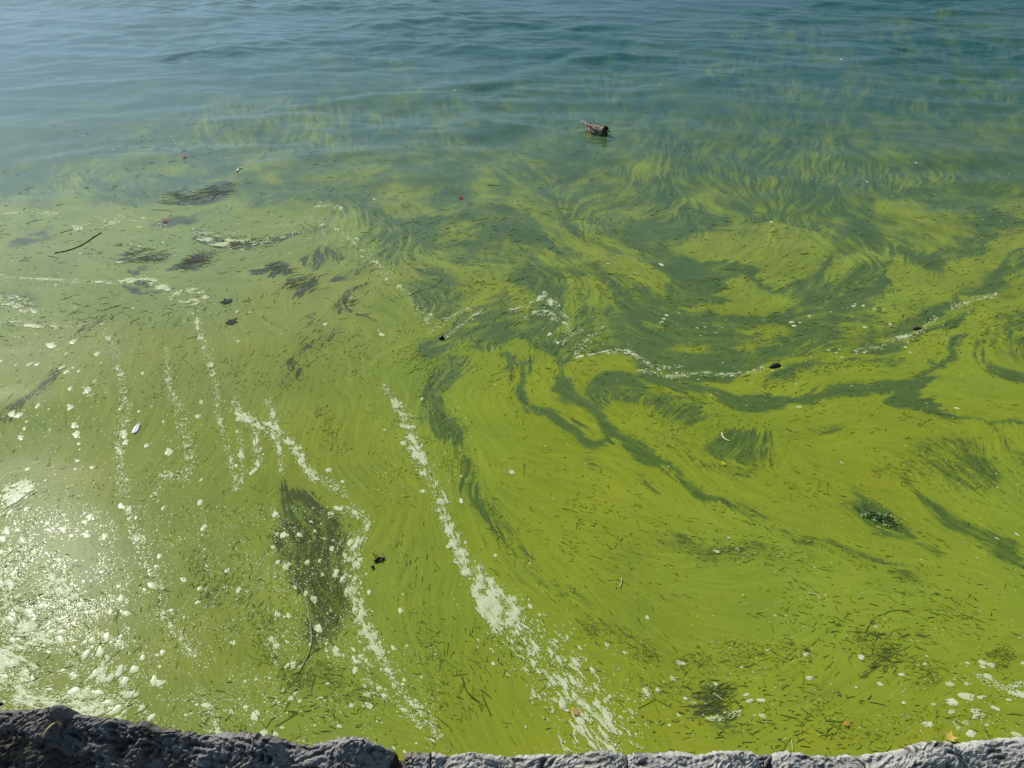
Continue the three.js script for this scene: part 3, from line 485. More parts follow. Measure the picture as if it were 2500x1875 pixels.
// ------------------------------------------------------------------ foam
FOAM.forEach((f, n) => {
  const polys = f.paths.map(strokePoly), all = polys.flat();
  let x0 = 1e9, x1 = -1e9, z0 = 1e9, z1 = -1e9; for (const p of all) { x0 = Math.min(x0, p[0]); x1 = Math.max(x1, p[0]); z0 = Math.min(z0, p[1]); z1 = Math.max(z1, p[1]); }
  const near = distPx((x0 + x1) / 2, (z0 + z1) / 2) * FPX, cell = clamp(near * 0.00095, 0.0032, 0.012);
  let wAvg = 0, cnt = 0; f.paths.forEach((p) => p.forEach((q) => { wAvg += q[2]; cnt++; }));
  const wm = wAvg / cnt * near / FPX, mg = wm * 1.5 + 0.03;
  x0 -= mg; x1 += mg; z0 -= mg; z1 += mg; z1 = Math.min(z1, -1.05);
  const w = Math.ceil((x1 - x0) / cell) + 1, h = Math.ceil((z1 - z0) / cell) + 1, c = document.createElement('canvas'); c.width = w; c.height = h;
  const g = c.getContext('2d'); g.fillStyle = '#000'; g.fillRect(0, 0, w, h); g.filter = `blur(${(wm * f.soft / cell).toFixed(1)}px)`; g.fillStyle = '#fff';
  for (const p of polys) { g.beginPath(); p.forEach((q, i) => (i ? g.lineTo((q[0] - x0) / cell, (q[1] - z0) / cell) : g.moveTo((q[0] - x0) / cell, (q[1] - z0) / cell))); g.closePath(); g.fill(); }
  const d = g.getImageData(0, 0, w, h).data, V = new Float32Array(w * h).fill(-1);
  const s1 = 0.031 * f.scale * Math.max(1, near / 5), s2 = s1 * 0.42, gstep = 24, gw = Math.ceil(w / gstep) + 2, gh = Math.ceil(h / gstep) + 2, ga = new Float32Array(gw * gh * 2);
  for (let j = 0; j < gh; j++) for (let i = 0; i < gw; i++) { const a = flowAngle(x0 + i * gstep * cell, z0 + j * gstep * cell); ga[(j * gw + i) * 2] = Math.cos(2 * a); ga[(j * gw + i) * 2 + 1] = Math.sin(2 * a); }
  let mc2 = 0, ms2 = 0; for (const p of f.paths) { const a = W(p[0][0], p[0][1]), b = W(p[p.length - 1][0], p[p.length - 1][1]), t = Math.atan2(b[1] - a[1], b[0] - a[0]), l = Math.hypot(b[0] - a[0], b[1] - a[1]); mc2 += l * Math.cos(2 * t); ms2 += l * Math.sin(2 * t); }
  const am = 0.5 * Math.atan2(ms2, mc2), ac = Math.cos(am), as = Math.sin(am);
  for (let j = 0; j < h; j++) for (let i = 0; i < w; i++) {
    const e = d[(j * w + i) * 4] / 255; if (e < 0.03) continue;
    const x = x0 + i * cell, z = z0 + j * cell, gi = (Math.floor(j / gstep) * gw + Math.floor(i / gstep)) * 2, u = (i % gstep) / gstep, v = (j % gstep) / gstep, B = (o) => (ga[gi + o] * (1 - u) + ga[gi + 2 + o] * u) * (1 - v) + (ga[gi + gw * 2 + o] * (1 - u) + ga[gi + gw * 2 + 2 + o] * u) * v;
    const a = 0.5 * Math.atan2(B(1), B(0)), dx = Math.cos(a), dz = Math.sin(a);
    let b = 0; if (f.long >= 3) { const wob = 0.5 * noise(x * 9, z * 9), u2 = (x * ac + z * as) / f.long, v2 = -x * as + z * ac + wob * 0.02; b = 5 * ((1 - worley(u2 / s1, v2 / s1)) * 0.55 + (1 - worley(u2 / s2 * 0.8 + 5, v2 / s2)) * 0.45) - 0.35; } else for (let q = -2; q <= 2; q++) b += (1 - worley((x + dx * q * s1 * 0.3 * f.long) / s1, (z + dz * q * s1 * 0.3 * f.long) / s1)) * 0.6 + (1 - worley((x + dx * q * s2 * 0.5 * f.long) / s2 + 5, (z + dz * q * s2 * 0.5 * f.long) / s2)) * 0.4;
    const rdg = 1 - Math.abs(noise((x * ac + z * as) / s1 / 2.4 + 0.4 * noise(x / s1 * 0.6, z / s1 * 0.6), (-x * as + z * ac) / s1 / 0.8 + n)); b -= 0.75 * sstep(0.86, 1, rdg) + 0.5 * sstep(0.5, 1.0, noise(x / s1 / 1.3 + 20, z / s1 / 1.3)); b = b / 5 + 0.24 * noise(x / s1 / 2.6 + n, z / s1 / 2.6) + 0.10 * noise(x / s2 / 0.7, z / s2 / 0.7);
    V[j * w + i] = b - (0.775 - 0.47 * f.cover * Math.pow(e, 0.8) * (0.88 + 0.3 * noise(x * 3.1 + n, z * 3.1))) + (e - 0.5) * 0.06;
  }
  const T = new Tris(), cv = new Map(), col = (v, x, z) => { const k = sstep(0, 0.16, v), o = 0.94 + 0.10 * noise(x * 30, z * 30); return [lerp(0.34, 0.57, k) * o, lerp(0.40, 0.60, k) * o, lerp(0.13, 0.37, k) * o]; };
  const H = 0.0024 * Math.max(1, near / 6);
  const corner = (i, j) => { const k = j * w + i; let r = cv.get(k); if (r === undefined) { const x = x0 + i * cell, z = z0 + j * cell, v = V[k]; r = T.v(x, swell(x, z) + 0.0022 + H * Math.sqrt(clamp(v / 0.25)), z, ...col(v, x, z)); cv.set(k, r); } return r; };
  const ev = new Map();
  const edgeV = (i, j, p, q) => { const k1 = j * w + i, k2 = q * w + p, key = Math.min(k1, k2) * 2 + (j === q ? 0 : 1); let r = ev.get(key); if (r === undefined) { const t = V[k1] / (V[k1] - V[k2]), x = x0 + lerp(i, p, t) * cell, z = z0 + lerp(j, q, t) * cell; r = T.v(x, swell(x, z) + 0.001, z, ...col(0, x, z)); ev.set(key, r); } return r; };
  for (let j = 0; j + 1 < h; j++) for (let i = 0; i + 1 < w; i++) {
    const C = [[i, j], [i, j + 1], [i + 1, j + 1], [i + 1, j]], poly = [];
    for (let q = 0; q < 4; q++) { const A = C[q], B = C[(q + 1) % 4], a = V[A[1] * w + A[0]] > 0, b = V[B[1] * w + B[0]] > 0; if (a) poly.push(corner(...A)); if (a !== b) poly.push(edgeV(...A, ...B)); }
    for (let q = 1; q + 1 < poly.length; q++) T.t(poly[0], poly[q], poly[q + 1]);
  }
  if (T.i.length) add(new THREE.Mesh(T.geo(), foamMat), f.name, f.label, 'foam', null, 'stuff');
});
function blob(T, x, z, r, el, ang, h, r0, seg, rnd, wash = 0) {
  const y = swell(x, z), ca = Math.cos(ang), sa = Math.sin(ang), o = 0.92 + 0.16 * r0(), C = [lerp(0.58, 0.38, wash) * o, lerp(0.61, 0.44, wash) * o, lerp(0.40, 0.17, wash) * o], sd = r0() * 50, outer = [], inner = [];
  for (let i = 0; i < seg; i++) {
    const a = -i / seg * Math.PI * 2, k = 1 + rnd * 1.1 * noise(Math.cos(a) * 1.1 + sd, Math.sin(a) * 1.1 + sd), ex = Math.cos(a) * r * el * k, ez = Math.sin(a) * r * k;
    outer.push(T.v(x + ex * ca - ez * sa, y + 0.001, z + ex * sa + ez * ca, C[0] * 0.85, C[1] * 0.9, C[2] * 0.75));
    if (seg > 6) inner.push(T.v(x + (ex * ca - ez * sa) * 0.66, y + h * 0.75, z + (ex * sa + ez * ca) * 0.66, ...C));
  }
  const m = T.v(x, y + h, z, ...C);
  for (let i = 0; i < seg; i++) { const j = (i + 1) % seg; if (seg > 6) { T.t(outer[i], outer[j], inner[i]); T.t(inner[i], outer[j], inner[j]); T.t(inner[i], inner[j], m); } else T.t(outer[i], outer[j], m); }
}
{
  const T = new Tris(), r = RNG(5);
  const put = (px, py, rpx, el, rnd, wash) => { const [x, z] = W(px, py); if (z > -1.1) return; const R = rpx * distPx(x, z); blob(T, x, z, R, el, flowAngle(x, z) + (r() - 0.5) * 0.8, Math.min(0.003, R * 0.09) + 0.0008, r, rpx > 4 ? 14 : rpx > 2 ? 9 : 6, rnd, wash); if (rpx > 5 && r() < 0.8) for (let q = 0; q < 3; q++) put(px + (r() - 0.5) * rpx * 2.6, py + (r() - 0.5) * rpx * 2.2, rpx * (0.12 + 0.3 * r()), el, rnd, wash); };
  // flecks along the streaks, thinning out to their sides
  for (const f of FOAM) for (const p of f.paths) {
    let len = 0; for (let i = 1; i < p.length; i++) len += Math.hypot(p[i][0] - p[i - 1][0], p[i][1] - p[i - 1][1]);
    const n = Math.round(len * (0.5 + 0.02 * p[p.length >> 1][2]) * 1.5);
    for (let q = 0; q < n; q++) {
      const u = r() * (p.length - 1.001), i = u | 0, t = u - i, a = p[i], b = p[i + 1], l = Math.hypot(b[0] - a[0], b[1] - a[1]) || 1, s = (r() + r() + r() - 1.5) * 1.25 * (lerp(a[2], b[2], t) + 3), x = lerp(a[0], b[0], t) - (b[1] - a[1]) / l * s, y = lerp(a[1], b[1], t) + (b[0] - a[0]) / l * s;
      put(x, y, 0.8 + 1.0 * r() * r() + (r() < 0.10 ? 3.0 * r() * r() : 0), 1 + r() * 1.3, 0.5, 0.05 + r() * 0.5);
    }
  }
  // scattered over whole areas: tile, box, how many, largest radius in pixels of the photograph
  const area = (t, x0, y0, x1, y1, n, big, share) => { for (let i = 0; i < n; i++) { const [px, py] = toPx(t, lerp(x0, x1, r()), lerp(y0, y1, r())), c = fbm(px * 0.012 + 3, py * 0.016, 2); if (c < -0.25 + 0.5 * r() - 0.25) continue; put(px, py, 0.75 + 0.9 * r() * r() + (r() < share ? big * Math.pow(r(), 2.4) : 0), 1 + 1.2 * r(), 0.5, 0.05 + r() * 0.4); } };
  area(5, 0, 0, 560, 600, 2800, 7, 0.035); area(5, 0, 400, 560, 900, 3600, 8, 0.035); area(5, 560, 0, 1200, 1000, 3000, 6, 0.05); area(5, 1180, 0, 1560, 700, 1900, 7, 0.10); area(5, 1200, 600, 1900, 1080, 900, 6, 0.12); area(5, 820, 780, 1300, 1060, 500, 7, 0.12);
  area(3, 0, 380, 1000, 1133, 900, 7, 0.07); area(3, 0, 380, 420, 700, 250, 7, 0.2); area(3, 0, 0, 1000, 400, 500, 4, 0.08); area(3, 1000, 0, 1900, 420, 450, 5, 0.08); area(3, 1600, 600, 2212, 1133, 250, 5, 0.08); area(1, 0, 820, 1700, 1133, 900, 3, 0.06); area(1, 0, 560, 1300, 830, 200, 1.5, 0.1); area(1, 0, 0, 2212, 560, 120, 1.6, 0.2);
  area(2, 0, 0, 2212, 560, 90, 1.5, 0.15); area(2, 0, 560, 2212, 1133, 180, 3, 0.08); area(4, 0, 0, 2212, 700, 500, 4, 0.08); area(4, 0, 700, 2212, 1133, 160, 3, 0.08); area(6, 0, 0, 2212, 1080, 500, 5, 0.08); area(6, 400, 560, 1300, 950, 240, 5, 0.15); area(6, 1650, 680, 2212, 1000, 160, 9, 0.2);
  // the ones that stand out
  const fixed = (t, ...a) => { for (let i = 0; i < a.length; i += 3) put(...toPx(t, a[i], a[i + 1]), a[i + 2] * tileK(t) * (t === 5 ? 0.5 : t === 6 ? 0.58 : 0.66), 1.1 + 0.6 * r(), 0.5, t === 6 ? 0.55 + 0.2 * r() : 0.15 + 0.2 * r()); };
  fixed(3, 80, 730, 18, 90, 830, 18, 330, 815, 24, 335, 930, 14, 327, 965, 9, 378, 622, 20, 910, 515, 12, 335, 780, 9, 340, 855, 9, 345, 880, 7, 120, 965, 11, 105, 790, 9, 115, 760, 8, 210, 705, 6, 795, 328, 7, 160, 510, 15, 340, 540, 10, 285, 465, 9, 315, 525, 10, 440, 340, 8, 240, 168, 8, 575, 270, 9, 435, 505, 6, 320, 570, 5, 855, 735, 16, 1330, 975, 20, 1420, 970, 18, 1480, 1020, 12, 600, 715, 10, 1865, 297, 8, 1715, 182, 6, 1660, 148, 6, 1100, 970, 14, 1085, 985, 12);
  fixed(5, 310, 128, 17, 1435, 185, 20, 1730, 455, 21, 680, 645, 13, 690, 695, 11, 710, 760, 10, 1440, 150, 12, 975, 350, 14, 430, 210, 9, 520, 565, 14, 480, 590, 10, 2140, 215, 14, 2130, 683, 14, 2065, 580, 8, 2063, 612, 7, 1340, 600, 12, 1410, 595, 11, 1295, 845, 13, 1265, 835, 8, 1415, 768, 11, 1220, 800, 12, 1165, 745, 10, 1360, 950, 10, 1325, 970, 6, 1220, 960, 13, 1190, 990, 18, 1865, 1015, 16, 1060, 760, 12, 310, 730, 18, 400, 610, 14, 320, 510, 14, 130, 150, 12, 100, 70, 10, 70, 270, 12, 180, 70, 10, 365, 35, 10, 1950, 380, 6, 1962, 405, 6, 1975, 430, 7, 1980, 445, 6, 1740, 385, 8, 1595, 375, 16, 1185, 310, 9);
  fixed(4, 655, 312, 9, 668, 297, 10, 650, 325, 8, 640, 330, 6, 720, 288, 5, 724, 270, 4, 1207, 330, 14, 1217, 345, 11, 1242, 331, 7, 1285, 302, 8, 1378, 284, 6, 1475, 258, 10, 1483, 249, 8, 1518, 257, 10, 1570, 273, 7, 1558, 272, 6, 1525, 353, 10, 1634, 340, 10, 910, 351, 6, 880, 373, 6, 835, 350, 8, 800, 353, 6, 815, 386, 5, 1370, 452, 7, 1415, 448, 7, 1425, 482, 7, 1400, 462, 6, 1523, 462, 8, 1720, 462, 8, 1700, 440, 10, 1712, 420, 8, 910, 505, 5, 860, 647, 6, 805, 578, 6, 727, 590, 6, 700, 575, 5, 675, 953, 5, 317, 942, 5, 355, 780, 5, 1125, 540, 6, 1165, 528, 5, 145, 866, 5, 241, 861, 5, 1270, 498, 5, 1290, 480, 5);
  fixed(6, 1138, 474, 9, 1183, 474, 6, 1102, 622, 9, 1785, 685, 10, 1755, 690, 7, 1790, 650, 8, 1890, 772, 16, 1965, 770, 12, 1820, 858, 10, 1960, 937, 17, 1790, 945, 22, 1675, 832, 6, 1487, 785, 8, 1380, 246, 6, 497, 636, 6, 720, 905, 12, 1080, 905, 18, 1180, 1005, 6, 1390, 920, 5, 2095, 140, 8, 520, 915, 8, 340, 880, 14, 60, 955, 8, 2040, 825, 8, 2180, 990, 22, 1910, 940, 12, 1930, 960, 14);
  add(new THREE.Mesh(T.geo(), fleckMat), 'foam_bubbles', 'loose pale foam flecks and bubbles scattered over the water', 'foam', null, 'stuff');
}

// ------------------------------------------------------------------ weed: torn blades afloat, and darker clumps
const weedMat = new THREE.MeshPhysicalMaterial({ name: 'weed', vertexColors: true, roughness: 0.8, specularIntensity: 0.25, side: THREE.DoubleSide });
function blade(T, x, z, len, wid, ang, bend, col, rise = 0) {
  const n = len > 0.07 ? 5 : 2, tone = col; let a = ang - bend / 2, px = x - Math.cos(ang) * len / 2, pz = z - Math.sin(ang) * len / 2, prev = null;
  for (let i = 0; i <= n; i++) {
    const t = i / n, w = wid * 0.5 * (0.55 + 0.45 * Math.sin(Math.PI * (0.12 + 0.8 * t))), y = swell(px, pz) + 0.0022 + rise * Math.sin(Math.PI * t);
    const cur = [T.v(px - Math.sin(a) * w, y, pz + Math.cos(a) * w, ...tone), T.v(px, y + wid * 0.35, pz, ...tone), T.v(px + Math.sin(a) * w, y, pz - Math.cos(a) * w, ...tone)];
    if (prev) { T.t(prev[0], cur[0], prev[1]); T.t(prev[1], cur[0], cur[1]); T.t(prev[1], cur[1], prev[2]); T.t(prev[2], cur[1], cur[2]); }
    prev = cur; px += Math.cos(a) * len / n; pz += Math.sin(a) * len / n; a += bend / n;
  }
}
{
  const T = new Tris(true), r = RNG(11);
  const weedCol = () => { const k = r(); return k < 0.33 ? [0.045 + 0.03 * r(), 0.062 + 0.03 * r(), 0.012] : k < 0.94 ? [0.085 + 0.08 * r(), 0.12 + 0.085 * r(), 0.018] : [0.03, 0.035, 0.018]; };
  for (let i = 0; i < 90000; i++) {
    const z = -1.3 - 11.5 * Math.pow(r(), 1.6), hw = -z * 0.72 + 1.4, x = (r() * 2 - 1) * hw, d = fieldAt('D', x, z), c = fbm(x * 0.9 + 20 + 0.3 * noise(x * 2, z * 2), z * 1.2, 3);
    const ed = 4 * d * (1 - d), keep = (0.08 + 0.46 * sstep(-0.15, 0.6, c) + 0.5 * ed * ed) * lerp(0.07, 1, sstep(-10.5, -5.5, z)) * (d > 0.3 ? 1 : 0.4) * lerp(1, 0.5, sstep(-0.6, -2.2, x) * sstep(-6, -4, z));
    if (r() > keep) continue;
    const big = r(), s = clamp(-z / 4.5, 1.0, 2.0), len = (0.007 + 0.036 * Math.pow(r(), 2.5) + (big < 0.05 ? 0.07 * r() : 0)) * s * 1.2, a = (r() < 0.7 ? flowAngle(x, z) + (r() - 0.5) * 1.3 : r() * 6.28);
    blade(T, x, z, len, (0.0026 + 0.0034 * r() * r()) * s, a, (r() - 0.5) * 1.2, weedCol());
  }
  // thicker drifts
  const drift = (t, n, lmax, ...a) => { const p = strokePx(t, a); for (let q = 0; q < n; q++) { const u = r() * (p.length - 1.001), i = u | 0, tt = u - i, A = p[i], B = p[i + 1], s = (r() + r() - 1) * 1.5 * lerp(A[2], B[2], tt), ln = Math.hypot(B[0] - A[0], B[1] - A[1]) || 1; const [x, z] = W(lerp(A[0], B[0], tt) - (B[1] - A[1]) / ln * s, lerp(A[1], B[1], tt) + (B[0] - A[0]) / ln * s); if (z > -1.2) continue; const sc = clamp(-z / 4.5, 0.75, 2.2); blade(T, x, z, (0.010 + lmax * r() * r()) * sc, (0.0016 + 0.0018 * r()) * sc, flowAngle(x, z) + (r() - 0.5) * 1.9, (r() - 0.5) * 1.6, weedCol()); } };
  drift(6, 260, 0.08, 300, 520, 40, 420, 560, 50, 560, 620, 40, 640, 680, 30); drift(6, 420, 0.06, 700, 680, 40, 900, 660, 50, 1100, 640, 50, 1300, 660, 50); drift(6, 300, 0.09, 1480, 560, 40, 1600, 640, 70, 1750, 680, 60, 1850, 760, 60); drift(6, 200, 0.06, 700, 150, 40, 900, 190, 50, 1150, 200, 50, 1300, 260, 40);
  drift(6, 260, 0.07, 1250, 930, 50, 1500, 980, 60, 1800, 920, 80, 2150, 880, 90); drift(6, 160, 0.06, 2080, 620, 40, 2150, 680, 40); drift(6, 170, 0.06, 480, 760, 40, 700, 800, 50, 950, 880, 50); drift(4, 420, 0.05, 1560, 980, 30, 1750, 920, 60, 1950, 900, 80, 2100, 980, 70); drift(4, 160, 0.05, 1080, 620, 30, 1280, 540, 30, 1600, 510, 20);
  drift(5, 420, 0.08, 1200, 740, 60, 1400, 720, 60, 1600, 850, 70); drift(5, 500, 0.07, 850, 200, 60, 950, 350, 90, 1150, 480, 70, 1150, 700, 60); drift(5, 900, 0.07, 1300, 60, 130, 1380, 260, 110, 1420, 480, 80); drift(3, 330, 0.05, 1750, 430, 60, 1850, 560, 60, 1930, 780, 50, 2010, 1000, 40); drift(3, 160, 0.05, 1380, 700, 30, 1430, 800, 40, 1480, 900, 30); drift(5, 250, 0.08, 1700, 120, 30, 1900, 700, 90, 2050, 900, 70);
  add(new THREE.Mesh(T.geo(), weedMat), 'weed_fragments', 'small torn weed blades floating all over the green water', 'weed', null, 'stuff');
}
function weedClump(label, t, poly, n, lmax, tint = [0.065, 0.088, 0.038]) {
  n = Math.round(n * 0.42); const r = RNG(n * 31 + poly[0]), pts = []; for (let i = 0; i < poly.length; i += 2) pts.push(W(...toPx(t, poly[i], poly[i + 1])));
  const inside = (x, z) => { let k = false; for (let i = 0, j = pts.length - 1; i < pts.length; j = i++) { const a = pts[i], b = pts[j]; if ((a[1] > z) !== (b[1] > z) && x < (b[0] - a[0]) * (z - a[1]) / (b[1] - a[1]) + a[0]) k = !k; } return k; };
  let x0 = 1e9, x1 = -1e9, z0 = 1e9, z1 = -1e9; for (const p of pts) { x0 = Math.min(x0, p[0]); x1 = Math.max(x1, p[0]); z0 = Math.min(z0, p[1]); z1 = Math.max(z1, p[1]); }
  const T = new Tris(true); let made = 0, tries = 0; const dist = Math.hypot((x0 + x1) / 2, EYE, (z0 + z1) / 2);
  while (made < n && tries++ < n * 30) { const gx = (r() + r() - 1) * 0.18, gz = (r() + r() - 1) * 0.3, x = lerp(x0, x1, r()), z = lerp(z0, z1, r()); if (!inside(x + gx * (x1 - x0), z + gz * (z1 - z0)) || noise(x * 5 + n, z * 5) < (r() - 0.6) * 1.6) continue; made++; const o = 0.6 + 0.8 * r(); blade(T, x, z, lmax * (0.2 + 0.8 * r()), 0.00045 * dist * (0.5 + r()), flowAngle(x, z) + (r() - 0.5) * 1.9, (r() - 0.5) * 1.8, tint.map((c) => c * o), 0.002 * r()); }
  add(new THREE.Mesh(T.geo(), weedMat), 'weed_clump', label, 'weed', null, 'stuff');
}
weedClump('long dark weed clump below the blue water left of the middle', 1, [690, 868, 740, 835, 860, 825, 930, 792, 1030, 795, 1000, 830, 860, 880, 740, 885], 260, 0.3);
weedClump('dark weed crescent under the curved band of flecks', 1, [830, 990, 880, 1010, 1000, 1040, 1230, 1015, 1120, 1070, 960, 1075, 870, 1045], 200, 0.22);
weedClump('grey-green weed tangle upper left of the brown tangle', 3, [490, 75, 560, 20, 650, 15, 750, 40, 740, 65, 640, 75], 170, 0.22, [0.07, 0.085, 0.045]);
weedClump('brown weed tangle above the scum ring', 3, [750, 105, 820, 55, 860, 20, 940, 30, 910, 60, 890, 100, 800, 100], 190, 0.22, [0.075, 0.065, 0.045]);
weedClump('small weed tuft between the brown tangle and the dark channel', 3, [1110, 110, 1180, 75, 1250, 90, 1265, 112, 1190, 128], 90, 0.16);
weedClump('round dark weed clump left of the dark channel', 3, [1230, 150, 1300, 120, 1380, 140, 1350, 195, 1290, 208, 1240, 188], 130, 0.16);
weedClump('dark weed tuft on the edge of the dark channel', 3, [1570, 160, 1600, 180, 1520, 270, 1460, 280, 1480, 240, 1530, 200], 90, 0.13);
weedClump('broken chain of dark weed crumbs in the open green left of the middle', 3, [1480, 330, 1480, 352, 1410, 400, 1330, 440, 1300, 500, 1280, 620, 1200, 610, 1210, 575, 1250, 540, 1280, 430, 1380, 380], 150, 0.07);
weedClump('square dark weed patch near the pale stones', 6, [790, 850, 850, 770, 960, 765, 1005, 870, 940, 950, 870, 900, 820, 900], 130, 0.08, [0.06, 0.085, 0.02]);
weedClump('tangled weed loop with a knot, lower right', 6, [1500, 560, 1530, 530, 1700, 535, 1810, 555, 1790, 585, 1660, 570, 1560, 575], 60, 0.10, [0.06, 0.08, 0.02]);
weedClump('dense weed knot below the weed loop, lower right', 6, [1530, 660, 1600, 612, 1680, 640, 1650, 720, 1550, 720], 90, 0.08, [0.05, 0.07, 0.02]);

// ------------------------------------------------------------------ single things afloat
const std = (name, r, g, b, rough = 0.6, extra = {}) => new THREE.MeshPhysicalMaterial({ name, color: new THREE.Color().setRGB(r, g, b), roughness: rough, specularIntensity: 0.35, side: THREE.DoubleSide, ...extra });
const at = (t, x, y) => { const [wx, wz] = W(...toPx(t, x, y)); return [wx, swell(wx, wz) + 0.003, wz]; };
const tube = (pts, r, seg = 6) => new THREE.TubeGeometry(new THREE.CatmullRomCurve3(pts.map((p) => new THREE.Vector3(...p))), pts.length * 4, r, seg, false);
function leafGeo(len, wid, curl, lobes) {                                // a thin, curled leaf in the xz plane, stem at the origin
  const s = new THREE.Shape(), P2 = [];
  if (lobes) { const tip = [[0, 0], [-0.28, 0.02], [-0.52, 0.12], [-0.30, 0.22], [-0.62, 0.52], [-0.34, 0.50], [-0.24, 0.58], [-0.14, 0.62], [0, 1]]; tip.forEach((p) => P2.push([p[0] * wid, p[1] * len])); tip.slice(1, -1).reverse().forEach((p) => P2.push([-p[0] * wid, p[1] * len * 0.97])); }
  else for (let i = 0; i < 20; i++) { const a = i / 20 * Math.PI * 2, y = (1 - Math.cos(a)) / 2; P2.push([Math.sin(a) * wid * 0.5 * (0.7 + 0.6 * Math.sin(Math.PI * Math.min(1, y * 1.1 + 0.02))), y * len]); }
  P2.forEach((p, i) => (i ? s.lineTo(...p) : s.moveTo(...p))); s.closePath();
  const g = new THREE.ExtrudeGeometry(s, { depth: 0.0008, bevelEnabled: false, curveSegments: 4 }), q = g.attributes.position;
  for (let i = 0; i < q.count; i++) { const x = q.getX(i), y = q.getY(i), z = q.getZ(i); q.setXYZ(i, x, z + curl * (x * x / wid / wid + 0.4 * (y / len - 0.4) ** 2) * len, -y); }
  g.deleteAttribute('uv'); g.deleteAttribute('normal'); const m = mergeVertices(g, 1e-6); m.computeVertexNormals(); return m;
}
function thing(name, label, category, p, turn = 0, group) { const o = new THREE.Group(); o.position.set(...p); o.rotation.y = turn; o.userData.pending = [name, label, category, group]; return o; }
function mesh(name, g, m, parent) { const o = new THREE.Mesh(g, m); o.name = name; parent.add(o); return o; }
const done = (o) => { const [n, l, c, g] = o.userData.pending; return add(o, n, l, c, g); };

const redM = std('red_leaf', 0.30, 0.022, 0.018, 0.45), rustM = std('rust_leaf', 0.42, 0.13, 0.05, 0.5), yellowM = std('yellow_leaf', 0.62, 0.45, 0.10, 0.5), strawM = std('straw', 0.62, 0.55, 0.28, 0.55), brownM = std('shell', 0.045, 0.025, 0.018, 0.35), blackM = std('black_leaf', 0.010, 0.010, 0.009, 0.3), barkM = std('bark', 0.05, 0.042, 0.03, 0.8), deepM = std('drowned_leaf', 0.03, 0.05, 0.035, 0.9);
function leaf(name, label, t, x, y, len, wid, curl, turn, mat, lobes, group) { const o = thing(name, label, 'leaf', at(t, x, y), turn, group); const b = mesh('blade', leafGeo(len, wid, curl, lobes), mat, o); b.position.y = 0.002; if (curl > 0.1) b.rotation.x = 0.22; mesh('stalk', tube([[0, 0.002, 0], [0.004, 0.006, len * 0.25], [0.012, 0.004, len * 0.5]], len * 0.012), mat, o); return done(o); }
leaf('red_leaf', 'small red lobed leaf on the green bloom below the duck, left of the middle', 1, 1995, 862, 0.075, 0.08, 0.30, 0.5, redM, true);
leaf('red_leaf', 'dark red crumpled leaf in the band of flecks on the left', 1, 723, 958, 0.08, 0.08, 0.4, 2.1, redM, true);
leaf('rust_leaf', 'tiny rust-coloured leaf farthest out on the left water', 1, 805, 680, 0.075, 0.05, 0.3, 1.1, rustM, false);
leaf('yellow_leaf', 'yellow leaf with red veins close to the right-hand stone', 6, 1890, 1018, 0.055, 0.05, 0.5, -0.5, yellowM, true);
leaf('yellow_leaf', 'small orange and yellow leaf scrap left of the single big bubble', 6, 1455, 950, 0.028, 0.022, 0.5, 1.2, std('orange_leaf', 0.6, 0.3, 0.05), false);
leaf('yellow_leaf', 'bright yellow leaf scrap at the foot of the feathery dark patch', 4, 918, 952, 0.035, 0.022, 0.3, 0.4, std('lime_leaf', 0.5, 0.62, 0.04), false);
leaf('drowned_leaf', 'upper of two dark drowned leaves right of the scum ring', 3, 985, 252, 0.13, 0.11, 0.02, 0.6, deepM, true);
leaf('drowned_leaf', 'lower of two dark drowned leaves right of the scum ring', 3, 985, 340, 0.14, 0.10, 0.02, -0.4, deepM, true);
leaf('tan_leaf', 'small tan leaf scrap caught among the torn elongated foam flakes', 6, 290, 905, 0.05, 0.03, 0.3, 0.9, std('tan_leaf', 0.5, 0.36, 0.1), false);
{ // black crumpled leaf clump
  const o = thing('black_leaf', 'black wet crumpled leaf clump right of the crooked foam streak', 'leaf', at(5, 1640, 238), 0.3);
  for (const [x, z, a, l] of [[0, 0.01, 0.3, 0.042], [-0.01, 0, 2.1, 0.036], [0.01, -0.01, 4.1, 0.04], [0, 0, 5.2, 0.032]]) { const b = mesh('blade', leafGeo(l, l * 0.7, 0.7, true), blackM, o); b.position.set(x, 0.003, z); b.rotation.set(0.35, a, 0.3); }
  mesh('stalk', tube([[-0.02, 0.004, -0.03], [-0.03, 0.015, -0.05], [-0.015, 0.01, -0.075]], 0.0022), blackM, o); done(o);
  const p = thing('black_leaf', 'tiny black leaf crumb just below the black clump', 'leaf', at(5, 1618, 272), 1.3); mesh('blade', leafGeo(0.032, 0.024, 0.7, true), blackM, p).rotation.x = 0.3; done(p);
}
